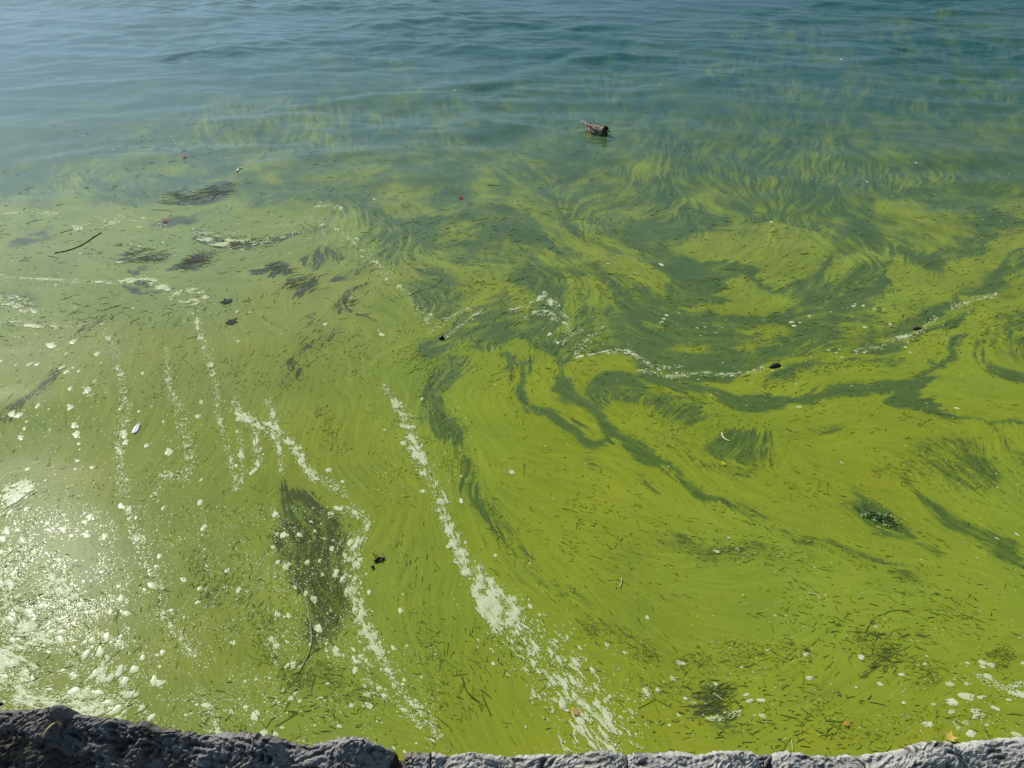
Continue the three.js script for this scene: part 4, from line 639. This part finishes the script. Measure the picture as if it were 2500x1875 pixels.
{ // white feather
  const o = thing('white_feather', 'white curled feather floating beside the wavy foam line', 'feather', at(3, 580, 812), 0);
  const T = new Tris(true), n = 12, m = 6;
  for (let i = 0; i <= n; i++) for (let j = 0; j <= m; j++) { const t = i / n, s = j / m * 2 - 1, w = 0.02 * Math.pow(Math.sin(Math.PI * (0.06 + 0.9 * Math.pow(t, 0.8))), 0.7), k = 0.82 + 0.06 * Math.abs(s); T.v(s * w + 0.02 * t * t, 0.004 * (1 - s * s) + 0.006 * t * t + 0.003, -t * 0.115, k, k, k * 1.03); }
  for (let i = 0; i < n; i++) for (let j = 0; j < m; j++) { const a = i * (m + 1) + j; T.t(a, a + 1, a + m + 1); T.t(a + 1, a + m + 2, a + m + 1); }
  mesh('vane', T.geo(), std('feather_white', 1, 1, 1, 0.6, { vertexColors: true }), o); mesh('quill', tube([[-0.004, 0.004, 0.022], [0, 0.0075, 0], [0.004, 0.009, -0.05], [0.02, 0.0135, -0.115]], 0.0012), std('quill', 0.7, 0.68, 0.55, 0.4), o);
  o.rotation.y = 0.22; done(o);
}
for (const [label, x, y, turn, len] of [['dark mussel shell at the rim of the bright bloom, its hull tipped up', 1132, 520, 0.5, 0.12], ['smaller dark mussel shell on the foam line to the right', 1746, 360, 0.35, 0.09]]) { // floating shells
  const o = thing('mussel_shell', label, 'shell', at(4, x, y), turn);
  const half = (s) => { const g = new THREE.SphereGeometry(1, 20, 10, 0, Math.PI * 2, 0, Math.PI / 2), p = g.attributes.position; for (let i = 0; i < p.count; i++) { const X = p.getX(i), Y = p.getY(i), Z = p.getZ(i); p.setXYZ(i, X * len / 2, Y * len * 0.16, Z * len * 0.2 * (0.75 + 0.25 * X) * (1 + 0.04 * Math.sin(Y * 30))); } g.computeVertexNormals(); return g; };
  const a = mesh('valve', half(1), brownM, o); a.rotation.x = 0.35; const b = mesh('valve', half(-1), brownM, o); b.rotation.x = -0.5; b.position.z = 0.012;
  done(o);
}
{ // round dark float
  const o = thing('acorn', 'small round dark nut floating at the lower end of the round flecks', 'nut', at(3, 1908, 402), 0.4);
  const s = mesh('nut_shell', new THREE.SphereGeometry(0.022, 18, 12), std('nut', 0.03, 0.03, 0.028, 0.25), o); s.scale.set(1.15, 0.8, 0.95); s.position.y = 0.006; mesh('tip', new THREE.ConeGeometry(0.006, 0.012, 8), brownM, o).position.set(0.02, 0.014, 0.004); done(o);
}
function sprig(label, t, x, y, n, size, mats, turn, flat) {               // a many-branched water plant
  const o = thing('water_plant', label, 'plant', at(t, x, y), turn), r = RNG(x * 7 + y);
  for (let i = 0; i < n; i++) {
    const a = r() * 6.283, q = r() * size, cx = Math.cos(a) * q * 1.5, cz = Math.sin(a) * q * 0.55, up = flat ? 0.004 : 0.006 + 0.012 * r(), l = size * (0.3 + 0.3 * r()), b = r() * 6.283, m = mats[Math.floor(r() * mats.length)];
    const P0 = [cx, 0.001, cz], P1 = [cx + Math.cos(b) * l * 0.5, up, cz + Math.sin(b) * l * 0.5], P2 = [cx + Math.cos(b + 0.5) * l, up * 0.7, cz + Math.sin(b + 0.5) * l], P3 = [P1[0] + Math.cos(b - 0.9) * l * 0.5, up * 1.2, P1[2] + Math.sin(b - 0.9) * l * 0.5];
    mesh('branch', mergeGeometries([tube([P0, P1, P2], 0.0011 + 0.001 * r(), 5), tube([P1, P3], 0.001, 5)]), m, o);
    if (i % 2 === 0) { const lf = mesh('leaf', leafGeo(l * 0.55, l * 0.13, 0.3, false), m, o); lf.position.set(...P2); lf.rotation.y = -b - 1.2 + r(); }
  }
  return done(o);
}
const greenP = std('plant_green', 0.05, 0.13, 0.025, 0.4), darkP = std('plant_dark', 0.02, 0.055, 0.014, 0.4), paleP = std('plant_pale', 0.42, 0.50, 0.26, 0.35);
sprig('bushy green water plant with pale tips in the dark patch on the right', 6, 1590, 55, 64, 0.085, [greenP, greenP, darkP, darkP, paleP], -0.45, false);
sprig('pale bleached sprig lying in the bloom, right of the middle', 6, 985, 195, 9, 0.05, [paleP, paleP, darkP], -0.7, true);
sprig('small pale sprig close to the stones, right of the square weed patch', 6, 1405, 812, 7, 0.028, [paleP, darkP], -0.3, true);
function twig(name, label, cat, mat, rad, t, ...a) { const pts = []; for (let i = 0; i < a.length; i += 2) { const [x, y, z] = at(t, a[i], a[i + 1]); pts.push([x, y + 0.002, z]); } const g = new THREE.TubeGeometry(new THREE.CatmullRomCurve3(pts.map((p) => new THREE.Vector3(...p))), pts.length * 8, rad, 7, false); const o = new THREE.Mesh(g, mat); return add(o, name, label, cat); }
twig('twig', 'dark knobbly twig floating at the upper left', 'twig', std('drift_twig', 0.075, 0.072, 0.05, 0.8), 0.0045, 7, 460, 755, 560, 738, 660, 705, 740, 660, 800, 620, 858, 588);
twig('reed_piece', 'bent white stem far out on the left water', 'stem', std('white_stem', 0.75, 0.75, 0.68), 0.012, 1, 1026, 746, 1034, 733, 1048, 732);
twig('root', 'long pale curved root along the dark weed patch', 'root', std('root', 0.36, 0.38, 0.2, 0.5), 0.0022, 5, 1245, 328, 1290, 350, 1320, 410, 1337, 480, 1345, 540, 1345, 600, 1320, 670, 1290, 720);
twig('white_strand', 'thin curved white strand on the feathery dark patch', 'strand', strawM, 0.006, 4, 906, 812, 912, 830, 922, 840, 938, 848);
twig('straw', 'short pale straw near the stones right of the middle', 'straw', strawM, 0.0016, 6, 1207, 1010, 1210, 1030, 1214, 1055);
twig('straw', 'thin bent straw in the bloom between the sprig and the weed loop', 'straw', strawM, 0.0026, 6, 1280, 380, 1300, 382, 1320, 392, 1330, 405);
twig('straw', 'slanting straw on the square dark weed patch', 'straw', strawM, 0.0022, 6, 868, 810, 890, 826, 912, 842);
twig('straw', 'short upright straw right of the lacy foam streak', 'straw', strawM, 0.0024, 6, 474, 315, 472, 335, 466, 355);
twig('weed_blade', 'long dark eelgrass blade lying near the stones left of the middle', 'weed', std('blade', 0.05, 0.065, 0.012), 0.0026, 5, 1995, 745, 2015, 800, 2040, 830, 2070, 850);
twig('weed_blade', 'straight dark eelgrass blade beside the broad foamy foot', 'weed', std('blade', 0.05, 0.065, 0.012), 0.0026, 5, 2082, 820, 2100, 860, 2120, 905);
{ // bubbles
  const glass = new THREE.MeshPhysicalMaterial({ name: 'bubble_film', color: 0xffffff, transmission: 1, thickness: 0, roughness: 0.02, ior: 1.25 });
  const list = [[6, 1700, 912, 0.022, 'large single bubble on a foam flake near the right-hand stone'], [6, 632, 800, 0.016, 'bubble pair on the grey foam shreds left of the square weed patch'], [6, 805, 876, 0.012, 'small bubble on the left rim of the square weed patch'], [6, 840, 925, 0.012, 'small bubble at the lower left corner of the square weed patch'], [6, 1105, 938, 0.016, 'bubble under the pointed foam flake right of the square weed patch'], [6, 450, 703, 0.024, 'clear round bubble in the weed right of the broad foamy foot'], [5, 1930, 1052, 0.024, 'bubble touching the stones at the end of the crooked foam streak'], [5, 1722, 778, 0.014, 'bubble with a dark core beside the crooked foam streak'], [6, 226, 702, 0.012, 'small bubble inside the broad foamy foot']];
  for (const [t, x, y, r0, label] of list) { const r = r0 * 0.7; const o = thing('bubble', label, 'bubble', at(t, x, y)); const d = mesh('film', new THREE.SphereGeometry(r, 24, 10, 0, Math.PI * 2, 0, Math.PI / 2), glass, o); d.scale.y = 0.8; const ring = mesh('foam_ring', new THREE.TorusGeometry(r * 0.97, r * 0.035, 6, 24), std('bubble_rim', 0.62, 0.64, 0.45, 0.3), o); ring.rotation.x = Math.PI / 2; done(o); }
}

// ------------------------------------------------------------------ the duck
{
  const [ax, az] = W(1429, 316), [bx, bz] = W(1480, 330), head = Math.atan2(-(bz - az), bx - ax);
  const o = thing('duck', 'brown speckled female mallard swimming towards the right with lowered head', 'duck', [(ax + bx) / 2, swell((ax + bx) / 2, (az + bz) / 2) - 0.022, (az + bz) / 2], head);
  const R = 76, mc = new MarchingCubes(R, new THREE.MeshStandardMaterial(), false, false, 200000); mc.isolation = 0;
  const S0 = 0.36, ell = (x, y, z, c, a) => { const X = (x - c[0]) / a[0], Y = (y - c[1]) / a[1], Z = (z - c[2]) / a[2], k = Math.hypot(X, Y, Z); return (k - 1) * Math.min(a[0], a[1], a[2]) * (0.5 + 0.5 * k) / Math.max(0.6, k); };
  const smin = (a, b, k) => { const h = clamp(0.5 + 0.5 * (b - a) / k); return lerp(b, a, h) - k * h * (1 - h); };
  const capsule = (x, y, z, a, b, r1, r2) => { const d = [b[0] - a[0], b[1] - a[1], b[2] - a[2]], t = clamp(((x - a[0]) * d[0] + (y - a[1]) * d[1] + (z - a[2]) * d[2]) / (d[0] ** 2 + d[1] ** 2 + d[2] ** 2)); return Math.hypot(x - a[0] - d[0] * t, y - a[1] - d[1] * t, z - a[2] - d[2] * t) - lerp(r1, r2, t); };
  for (let k = 0; k < R; k++) for (let j = 0; j < R; j++) for (let i = 0; i < R; i++) {
    const c = (n) => (n - R / 2) / (R / 2) * S0, x = c(i), y = c(j), z = c(k);
    let d = ell(x, y, z, [0.015, 0.03, 0], [0.175, 0.098, 0.112]);
    d = smin(d, ell(x, y, z, [0.1, 0.02, 0], [0.11, 0.08, 0.092]), 0.05);
    d = smin(d, capsule(x, y, z, [-0.09, 0.06, 0], [-0.245, 0.118, 0], 0.062, 0.010), 0.05);
    d = smin(d, capsule(x, y, z, [0.13, 0.06, 0], [0.185, 0.115, 0.012], 0.058, 0.034), 0.04);
    d = smin(d, ell(x, y, z, [0.212, 0.128, 0.016], [0.050, 0.041, 0.036]), 0.025);
    mc.field[i + j * R + k * R * R] = -d;
  }
  mc.update();
  const n = mc.count, pos = new Float32Array(n * 3); for (let i = 0; i < n * 3; i++) pos[i] = mc.positionArray[i] * S0;
  let g = new THREE.BufferGeometry(); g.setAttribute('position', new THREE.BufferAttribute(pos, 3)); g = mergeVertices(g, 1e-4); g.computeVertexNormals();
  // a plumage of dark feathers with buff rims
  const plume = (x, y, z) => {
    const u = x * 24, v = (Math.abs(z) + y * 0.8) * 36, f = worley(u + 0.6 * noise(v, u), v), edge = sstep(0.40, 0.54, f);
    let c = [lerp(0.065, 0.42, edge), lerp(0.05, 0.35, edge), lerp(0.038, 0.265, edge)];
    if (x > 0.165) { const k = sstep(0.165, 0.19, x), crown = y > 0.142 || Math.abs(y - 0.125) < 0.008, h = crown ? [0.035, 0.025, 0.018] : [0.17, 0.125, 0.085]; c = c.map((q, i) => lerp(q, h[i] * (0.75 + 0.5 * HV[Math.abs((x * 900 + z * 700) | 0) & 255]), k)); }
    if (x > 0.12 && x < 0.185 && y > 0.05) { const k = sstep(0.12, 0.14, x) * sstep(0.185, 0.168, x) * 0.7; c = [lerp(c[0], 0.40, k), lerp(c[1], 0.33, k), lerp(c[2], 0.26, k)]; }
    if (y < 0.035) { const k = sstep(0.035, 0.0, y); c = [lerp(c[0], 0.42, k * 0.5), lerp(c[1], 0.36, k * 0.5), lerp(c[2], 0.27, k * 0.5)]; }
    return c;
  };
  const paint = (geo) => { const p = geo.attributes.position, a = new Float32Array(p.count * 3); for (let i = 0; i < p.count; i++) a.set(plume(p.getX(i), p.getY(i), p.getZ(i)), i * 3); geo.setAttribute('color', new THREE.BufferAttribute(a, 3)); return geo; };
  const fm = std('plumage', 1, 1, 1, 0.9, { vertexColors: true });
  mesh('body', paint(g), fm, o);
  for (const s of [-1, 1]) { // folded wings
    const w = new THREE.SphereGeometry(1, 48, 28), p = w.attributes.position;
    for (let i = 0; i < p.count; i++) { const X = p.getX(i), Y = p.getY(i), Z = p.getZ(i), t = (1 - X) / 2; p.setXYZ(i, -0.035 + X * 0.165, 0.078 + Y * (0.048 - 0.02 * t) + 0.034 * t * t, s * (0.083 - 0.062 * t * t) + Z * (0.022 - 0.006 * t)); }
    w.computeVertexNormals(); mesh('wing', paint(w), fm, o);
  }
  for (const k of [-2, -1, 0, 1, 2]) { const f = mesh('tail_feather', leafGeo(0.085, 0.026, 0.2, false), std('tail', 0.52, 0.45, 0.36, 0.7), o); f.position.set(-0.225, 0.118 - 0.004 * Math.abs(k), k * 0.009); f.rotation.set(0, Math.PI / 2 + k * 0.16, 0.35, 'YXZ'); f.rotateX(0.35); }
  const bill = new THREE.SphereGeometry(1, 20, 12), bp = bill.attributes.position; for (let i = 0; i < bp.count; i++) { const X = bp.getX(i), Y = bp.getY(i), Z = bp.getZ(i), t = (X + 1) / 2; bp.setXYZ(i, X * 0.034, Y * lerp(0.016, 0.006, t), Z * lerp(0.013, 0.016, t)); } bill.computeVertexNormals();
  const b = mesh('bill', bill, std('bill', 0.10, 0.065, 0.03, 0.35), o); b.position.set(0.280, 0.102, 0.02); b.rotation.z = -0.42;
  for (const s of [-1, 1]) mesh('eye', new THREE.SphereGeometry(0.0055, 12, 8), std('eye', 0.01, 0.008, 0.006, 0.1), o).position.set(0.230, 0.14, 0.016 + s * 0.032);
  done(o);
}

// ------------------------------------------------------------------ the seawall the picture is taken from
{
  const RIDGE = [-2700, 1745, -500, 1700, -250, 1720, -60, 1742, 0, 1738, 40, 1737, 75, 1734, 110, 1727, 132, 1737, 150, 1752, 220, 1757, 260, 1758, 300, 1768, 340, 1775, 400, 1790, 450, 1795, 500, 1800, 560, 1804, 620, 1801, 680, 1808, 720, 1822, 750, 1826, 790, 1817, 830, 1810, 870, 1811, 900, 1820, 935, 1834, 950, 1846, 975, 1853, 1000, 1850, 1040, 1846, 1078, 1851, 1100, 1848, 1150, 1841, 1200, 1850, 1280, 1853, 1330, 1849, 1400, 1845, 1460, 1839, 1500, 1845, 1530, 1851, 1545, 1848, 1580, 1844, 1640, 1847, 1680, 1850, 1740, 1842, 1800, 1837, 1845, 1837, 1865, 1850, 1900, 1850, 1940, 1843, 1975, 1846, 2000, 1851, 2060, 1853, 2120, 1849, 2180, 1840, 2250, 1826, 2300, 1816, 2330, 1815, 2360, 1825, 2420, 1813, 2500, 1806, 2650, 1790, 2800, 1800, 3100, 1800, 5200, 1835];
  const ZR = -1.02, rx = [], ry = [];
  for (let i = 0; i < RIDGE.length; i += 2) { const d = ray(RIDGE[i], RIDGE[i + 1]), t = ZR / d[2]; rx.push(d[0] * t); ry.push(EYE + d[1] * t); }
  const ridge = (x) => { let i = 0; while (i + 2 < rx.length && rx[i + 1] < x) i++; const t = clamp((x - rx[i]) / (rx[i + 1] - rx[i])); return lerp(ry[i], ry[i + 1], t * t * (3 - 2 * t) * 0.5 + t * 0.5); };
  const X = (px) => { const d = ray(px, 1835); return d[0] * ZR / d[2]; };
  const wall = thing('seawall', 'rough grey stone seawall along the bottom edge', 'wall', [0, 0, 0]);
  // profile over the wall: from its foot on the water side over the crest and down towards the viewer: z, drop
  const prof = [];
  for (const q of [[-1.16, -2.6], [-1.13, -1.2], [-1.10, -0.5], [-1.085, -0.25], [-1.075, -0.14]]) prof.push(q);
  for (let i = 0; i <= 22; i++) { const t = i / 22; prof.push([lerp(-1.07, -1.03, t), -0.09 * Math.pow(1 - t, 1.6)]); }
  for (let i = 1; i <= 92; i++) { const d = i * 0.0026; prof.push([-1.03 + d, -0.5 * Math.max(0, d - 0.006) - 0.45 * Math.max(0, d - 0.03)]); }
  for (const d of [0.25, 0.27, 0.3, 0.36]) prof.push([-1.03 + d, -0.5 * (d - 0.006) - 0.45 * (d - 0.03)]);
  const stoneMat = new THREE.MeshPhysicalMaterial({ name: 'stone', vertexColors: true, roughness: 0.82, bumpMap: noiseTexture(512, (u, v) => { const T = Math.PI * 2, f = (k, o) => noise(Math.cos(u * T) * k + o, Math.sin(u * T) * k + v * 0) * 0; return 0.5 + 0.28 * noise(u * 64, v * 64) + 0.22 * noise(u * 128 + 3, v * 128); }, 0.35), bumpScale: 0.003 });
  function stone(px0, px1, seed, look) {
    const x0 = X(px0), x1 = X(px1), out = x0 < -1.75 || x1 > 1.75, n = Math.ceil((x1 - x0) / (out ? 0.012 : 0.0026)), T = new Tris(), m = prof.length, pitted = look === 'dark' ? 1 : 0.35;
    for (let j = 0; j < m; j++) for (let i = 0; i <= n; i++) {
      const u = i / n, x = lerp(x0, x1, u), e = Math.min(x - x0, x1 - x), cap = Math.pow(1 - clamp(e / 0.008), 2), [z0, dr] = prof[j], a = seed * 7.3, s = z0 * 1.15 - dr * 0.75;
      const big = noise(x * 6 + a, s * 6), mid = noise(x * 19 + a, s * 19 + 4), fine = 0.9 - 2.2 * Math.abs(noise(x * 48 + a + 0.5 * mid, s * 48)), tiny = noise(x * 150, s * 150 + a), tn2 = noise(x * 300 + 7, s * 300 + a), chip = Math.abs(noise(x * 26 + a + 9, s * 40));
      const pit = sstep(0.34, 0.12, worley(x * 26 + a, s * 30)) * sstep(-0.1, 0.4, noise(x * 9 - a, s * 9)) * pitted;
      let h = 0.011 * big + 0.0065 * mid + 0.0040 * fine + 0.0034 * tiny + 0.0018 * tn2 - 0.010 * pit - 0.008 * (1 - sstep(0, 0.10, chip)) * pitted;
      const wear = j < 27 ? lerp(0.25, 1, sstep(20, 34, j)) : 1;
      h *= look === 'dark' ? 1.12 : 0.92; 
      const y = ridge(x) + dr + h * 0.72 * (j > 24 ? 1 : 0.7) - 0.006 * cap - (look === 'dark' ? 0.012 : 0.014), z = z0 + h * 0.45 * (j > 24 ? 1 : -1) + (j > 34 ? 0.008 * cap : 0);
      // pale lichen and weathering in patches; sunlit rim painted pale along the crest; brown dirt in hollows
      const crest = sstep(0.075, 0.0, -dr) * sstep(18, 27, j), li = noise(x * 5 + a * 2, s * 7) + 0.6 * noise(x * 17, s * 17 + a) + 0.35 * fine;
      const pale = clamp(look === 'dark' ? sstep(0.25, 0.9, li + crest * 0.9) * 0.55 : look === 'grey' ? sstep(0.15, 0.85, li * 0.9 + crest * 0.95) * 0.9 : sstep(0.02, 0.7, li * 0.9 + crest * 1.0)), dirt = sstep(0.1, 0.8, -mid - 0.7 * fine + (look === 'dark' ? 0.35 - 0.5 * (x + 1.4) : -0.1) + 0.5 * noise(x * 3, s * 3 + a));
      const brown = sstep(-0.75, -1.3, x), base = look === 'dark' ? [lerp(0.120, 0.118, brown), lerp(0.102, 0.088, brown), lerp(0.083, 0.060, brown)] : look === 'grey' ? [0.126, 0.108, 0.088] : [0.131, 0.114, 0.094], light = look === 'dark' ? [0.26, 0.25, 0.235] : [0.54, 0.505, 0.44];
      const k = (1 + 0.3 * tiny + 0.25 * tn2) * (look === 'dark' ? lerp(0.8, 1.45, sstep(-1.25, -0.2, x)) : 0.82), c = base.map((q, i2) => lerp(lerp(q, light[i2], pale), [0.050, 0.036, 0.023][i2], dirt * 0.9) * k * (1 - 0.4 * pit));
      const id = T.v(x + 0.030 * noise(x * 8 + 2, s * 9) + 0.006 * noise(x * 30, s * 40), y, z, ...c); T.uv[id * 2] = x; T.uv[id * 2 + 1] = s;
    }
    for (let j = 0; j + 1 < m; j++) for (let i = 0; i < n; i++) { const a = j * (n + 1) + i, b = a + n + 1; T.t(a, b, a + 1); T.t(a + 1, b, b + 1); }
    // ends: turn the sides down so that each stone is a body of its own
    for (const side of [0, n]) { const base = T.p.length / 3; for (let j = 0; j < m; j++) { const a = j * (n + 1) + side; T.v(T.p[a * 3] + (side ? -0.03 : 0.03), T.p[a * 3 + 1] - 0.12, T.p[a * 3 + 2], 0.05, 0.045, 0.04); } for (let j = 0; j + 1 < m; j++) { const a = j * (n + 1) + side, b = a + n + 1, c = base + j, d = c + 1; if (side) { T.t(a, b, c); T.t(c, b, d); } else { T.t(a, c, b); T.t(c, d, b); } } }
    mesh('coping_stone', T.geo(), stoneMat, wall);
  }
  stone(-2700, -1258, 12, 'dark'); stone(-1250, -560, 9, 'dark'); stone(-552, -120, 8, 'dark'); stone(-112, 944, 1, 'dark'); stone(1034, 1533, 3, 'grey'); stone(1536, 1862, 4, 'pale'); stone(1908, 2112, 5, 'grey'); stone(2115, 2764, 6, 'pale'); stone(2768, 3300, 7, 'grey'); stone(3306, 4100, 13, 'pale'); stone(4106, 5200, 14, 'grey');
  stone(964, 1031, 10, 'dark'); stone(1864, 1906, 11, 'dark');
  { // earth packed in the joints
    const T = new Tris(), n = 900, rows = 16, x0 = X(-2700), x1 = X(5200);
    for (let j = 0; j <= rows; j++) for (let i = 0; i <= n; i++) { const x = lerp(x0, x1, i / n), t = j / rows, z = lerp(-1.06, -0.72, t), h = 0.008 * noise(x * 50, z * 50) + 0.004 * noise(x * 130, z * 130), k = 0.7 + 0.6 * HV[(i * 7 + j * 31) & 255]; T.v(x, ridge(x) - 0.036 - 0.72 * Math.max(0, z + 1.03) - 0.06 * sstep(-1.04, -1.06, z) + h, z, 0.075 * k, 0.058 * k, 0.04 * k); }
    for (let j = 0; j < rows; j++) for (let i = 0; i < n; i++) { const a = j * (n + 1) + i, b = a + n + 1; T.t(a, b, a + 1); T.t(a + 1, b, b + 1); }
    mesh('joint_earth', T.geo(), std('earth', 1, 1, 1, 0.95, { vertexColors: true }), wall);
  }
  done(wall);
  const walk = new THREE.Mesh(new THREE.BoxGeometry(12, 0.5, 6), std('walkway', 0.22, 0.215, 0.2, 0.9)); walk.position.set(0, 1.35, 2.3); walk.name = 'walkway'; walk.userData.kind = 'structure'; walk.receiveShadow = true; scene.add(walk);
  // straw and twig on the left stone
  const onStone = (px, py, lift) => { const d = ray(px, py); let t = 1; for (let i = 0; i < 400; i++) { t = 0.9 + i * 0.004; const x = d[0] * t, y = EYE + d[1] * t, z = d[2] * t, q = Math.max(0, z + 1.03); if (z < -1.03 && y < ridge(x)) break; if (y < ridge(x) - 0.5 * Math.max(0, q - 0.006) - 0.45 * Math.max(0, q - 0.03)) break; } return [d[0] * t, EYE + d[1] * t + lift, d[2] * t]; };
  const st = thing('dry_straw', 'bent dry straw lying on the dark left stone', 'straw', [0, 0, 0]);
  mesh('stalk', tube([onStone(110, 1806, 0.012), onStone(120, 1795, 0.018), onStone(132, 1782, 0.018), onStone(143, 1774, 0.016)], 0.0022), std('dry_stalk', 0.62, 0.48, 0.22, 0.6), st);
  mesh('husk', tube([onStone(143, 1774, 0.016), onStone(149, 1774, 0.018), onStone(153, 1780, 0.013)], 0.0036), std('dry_husk', 0.5, 0.33, 0.12, 0.6), st);
  done(st);
  const tw = thing('twig', 'short black twig sticking up at the left edge of the dark stone', 'twig', [0, 0, 0]);
  mesh('stick', tube([onStone(-14, 1741, 0.02), onStone(2, 1735, 0.02), onStone(14, 1729, 0.018)], 0.0042), std('twig_black', 0.02, 0.018, 0.015, 0.8), tw); done(tw);
}
renderer.render(scene, camera);
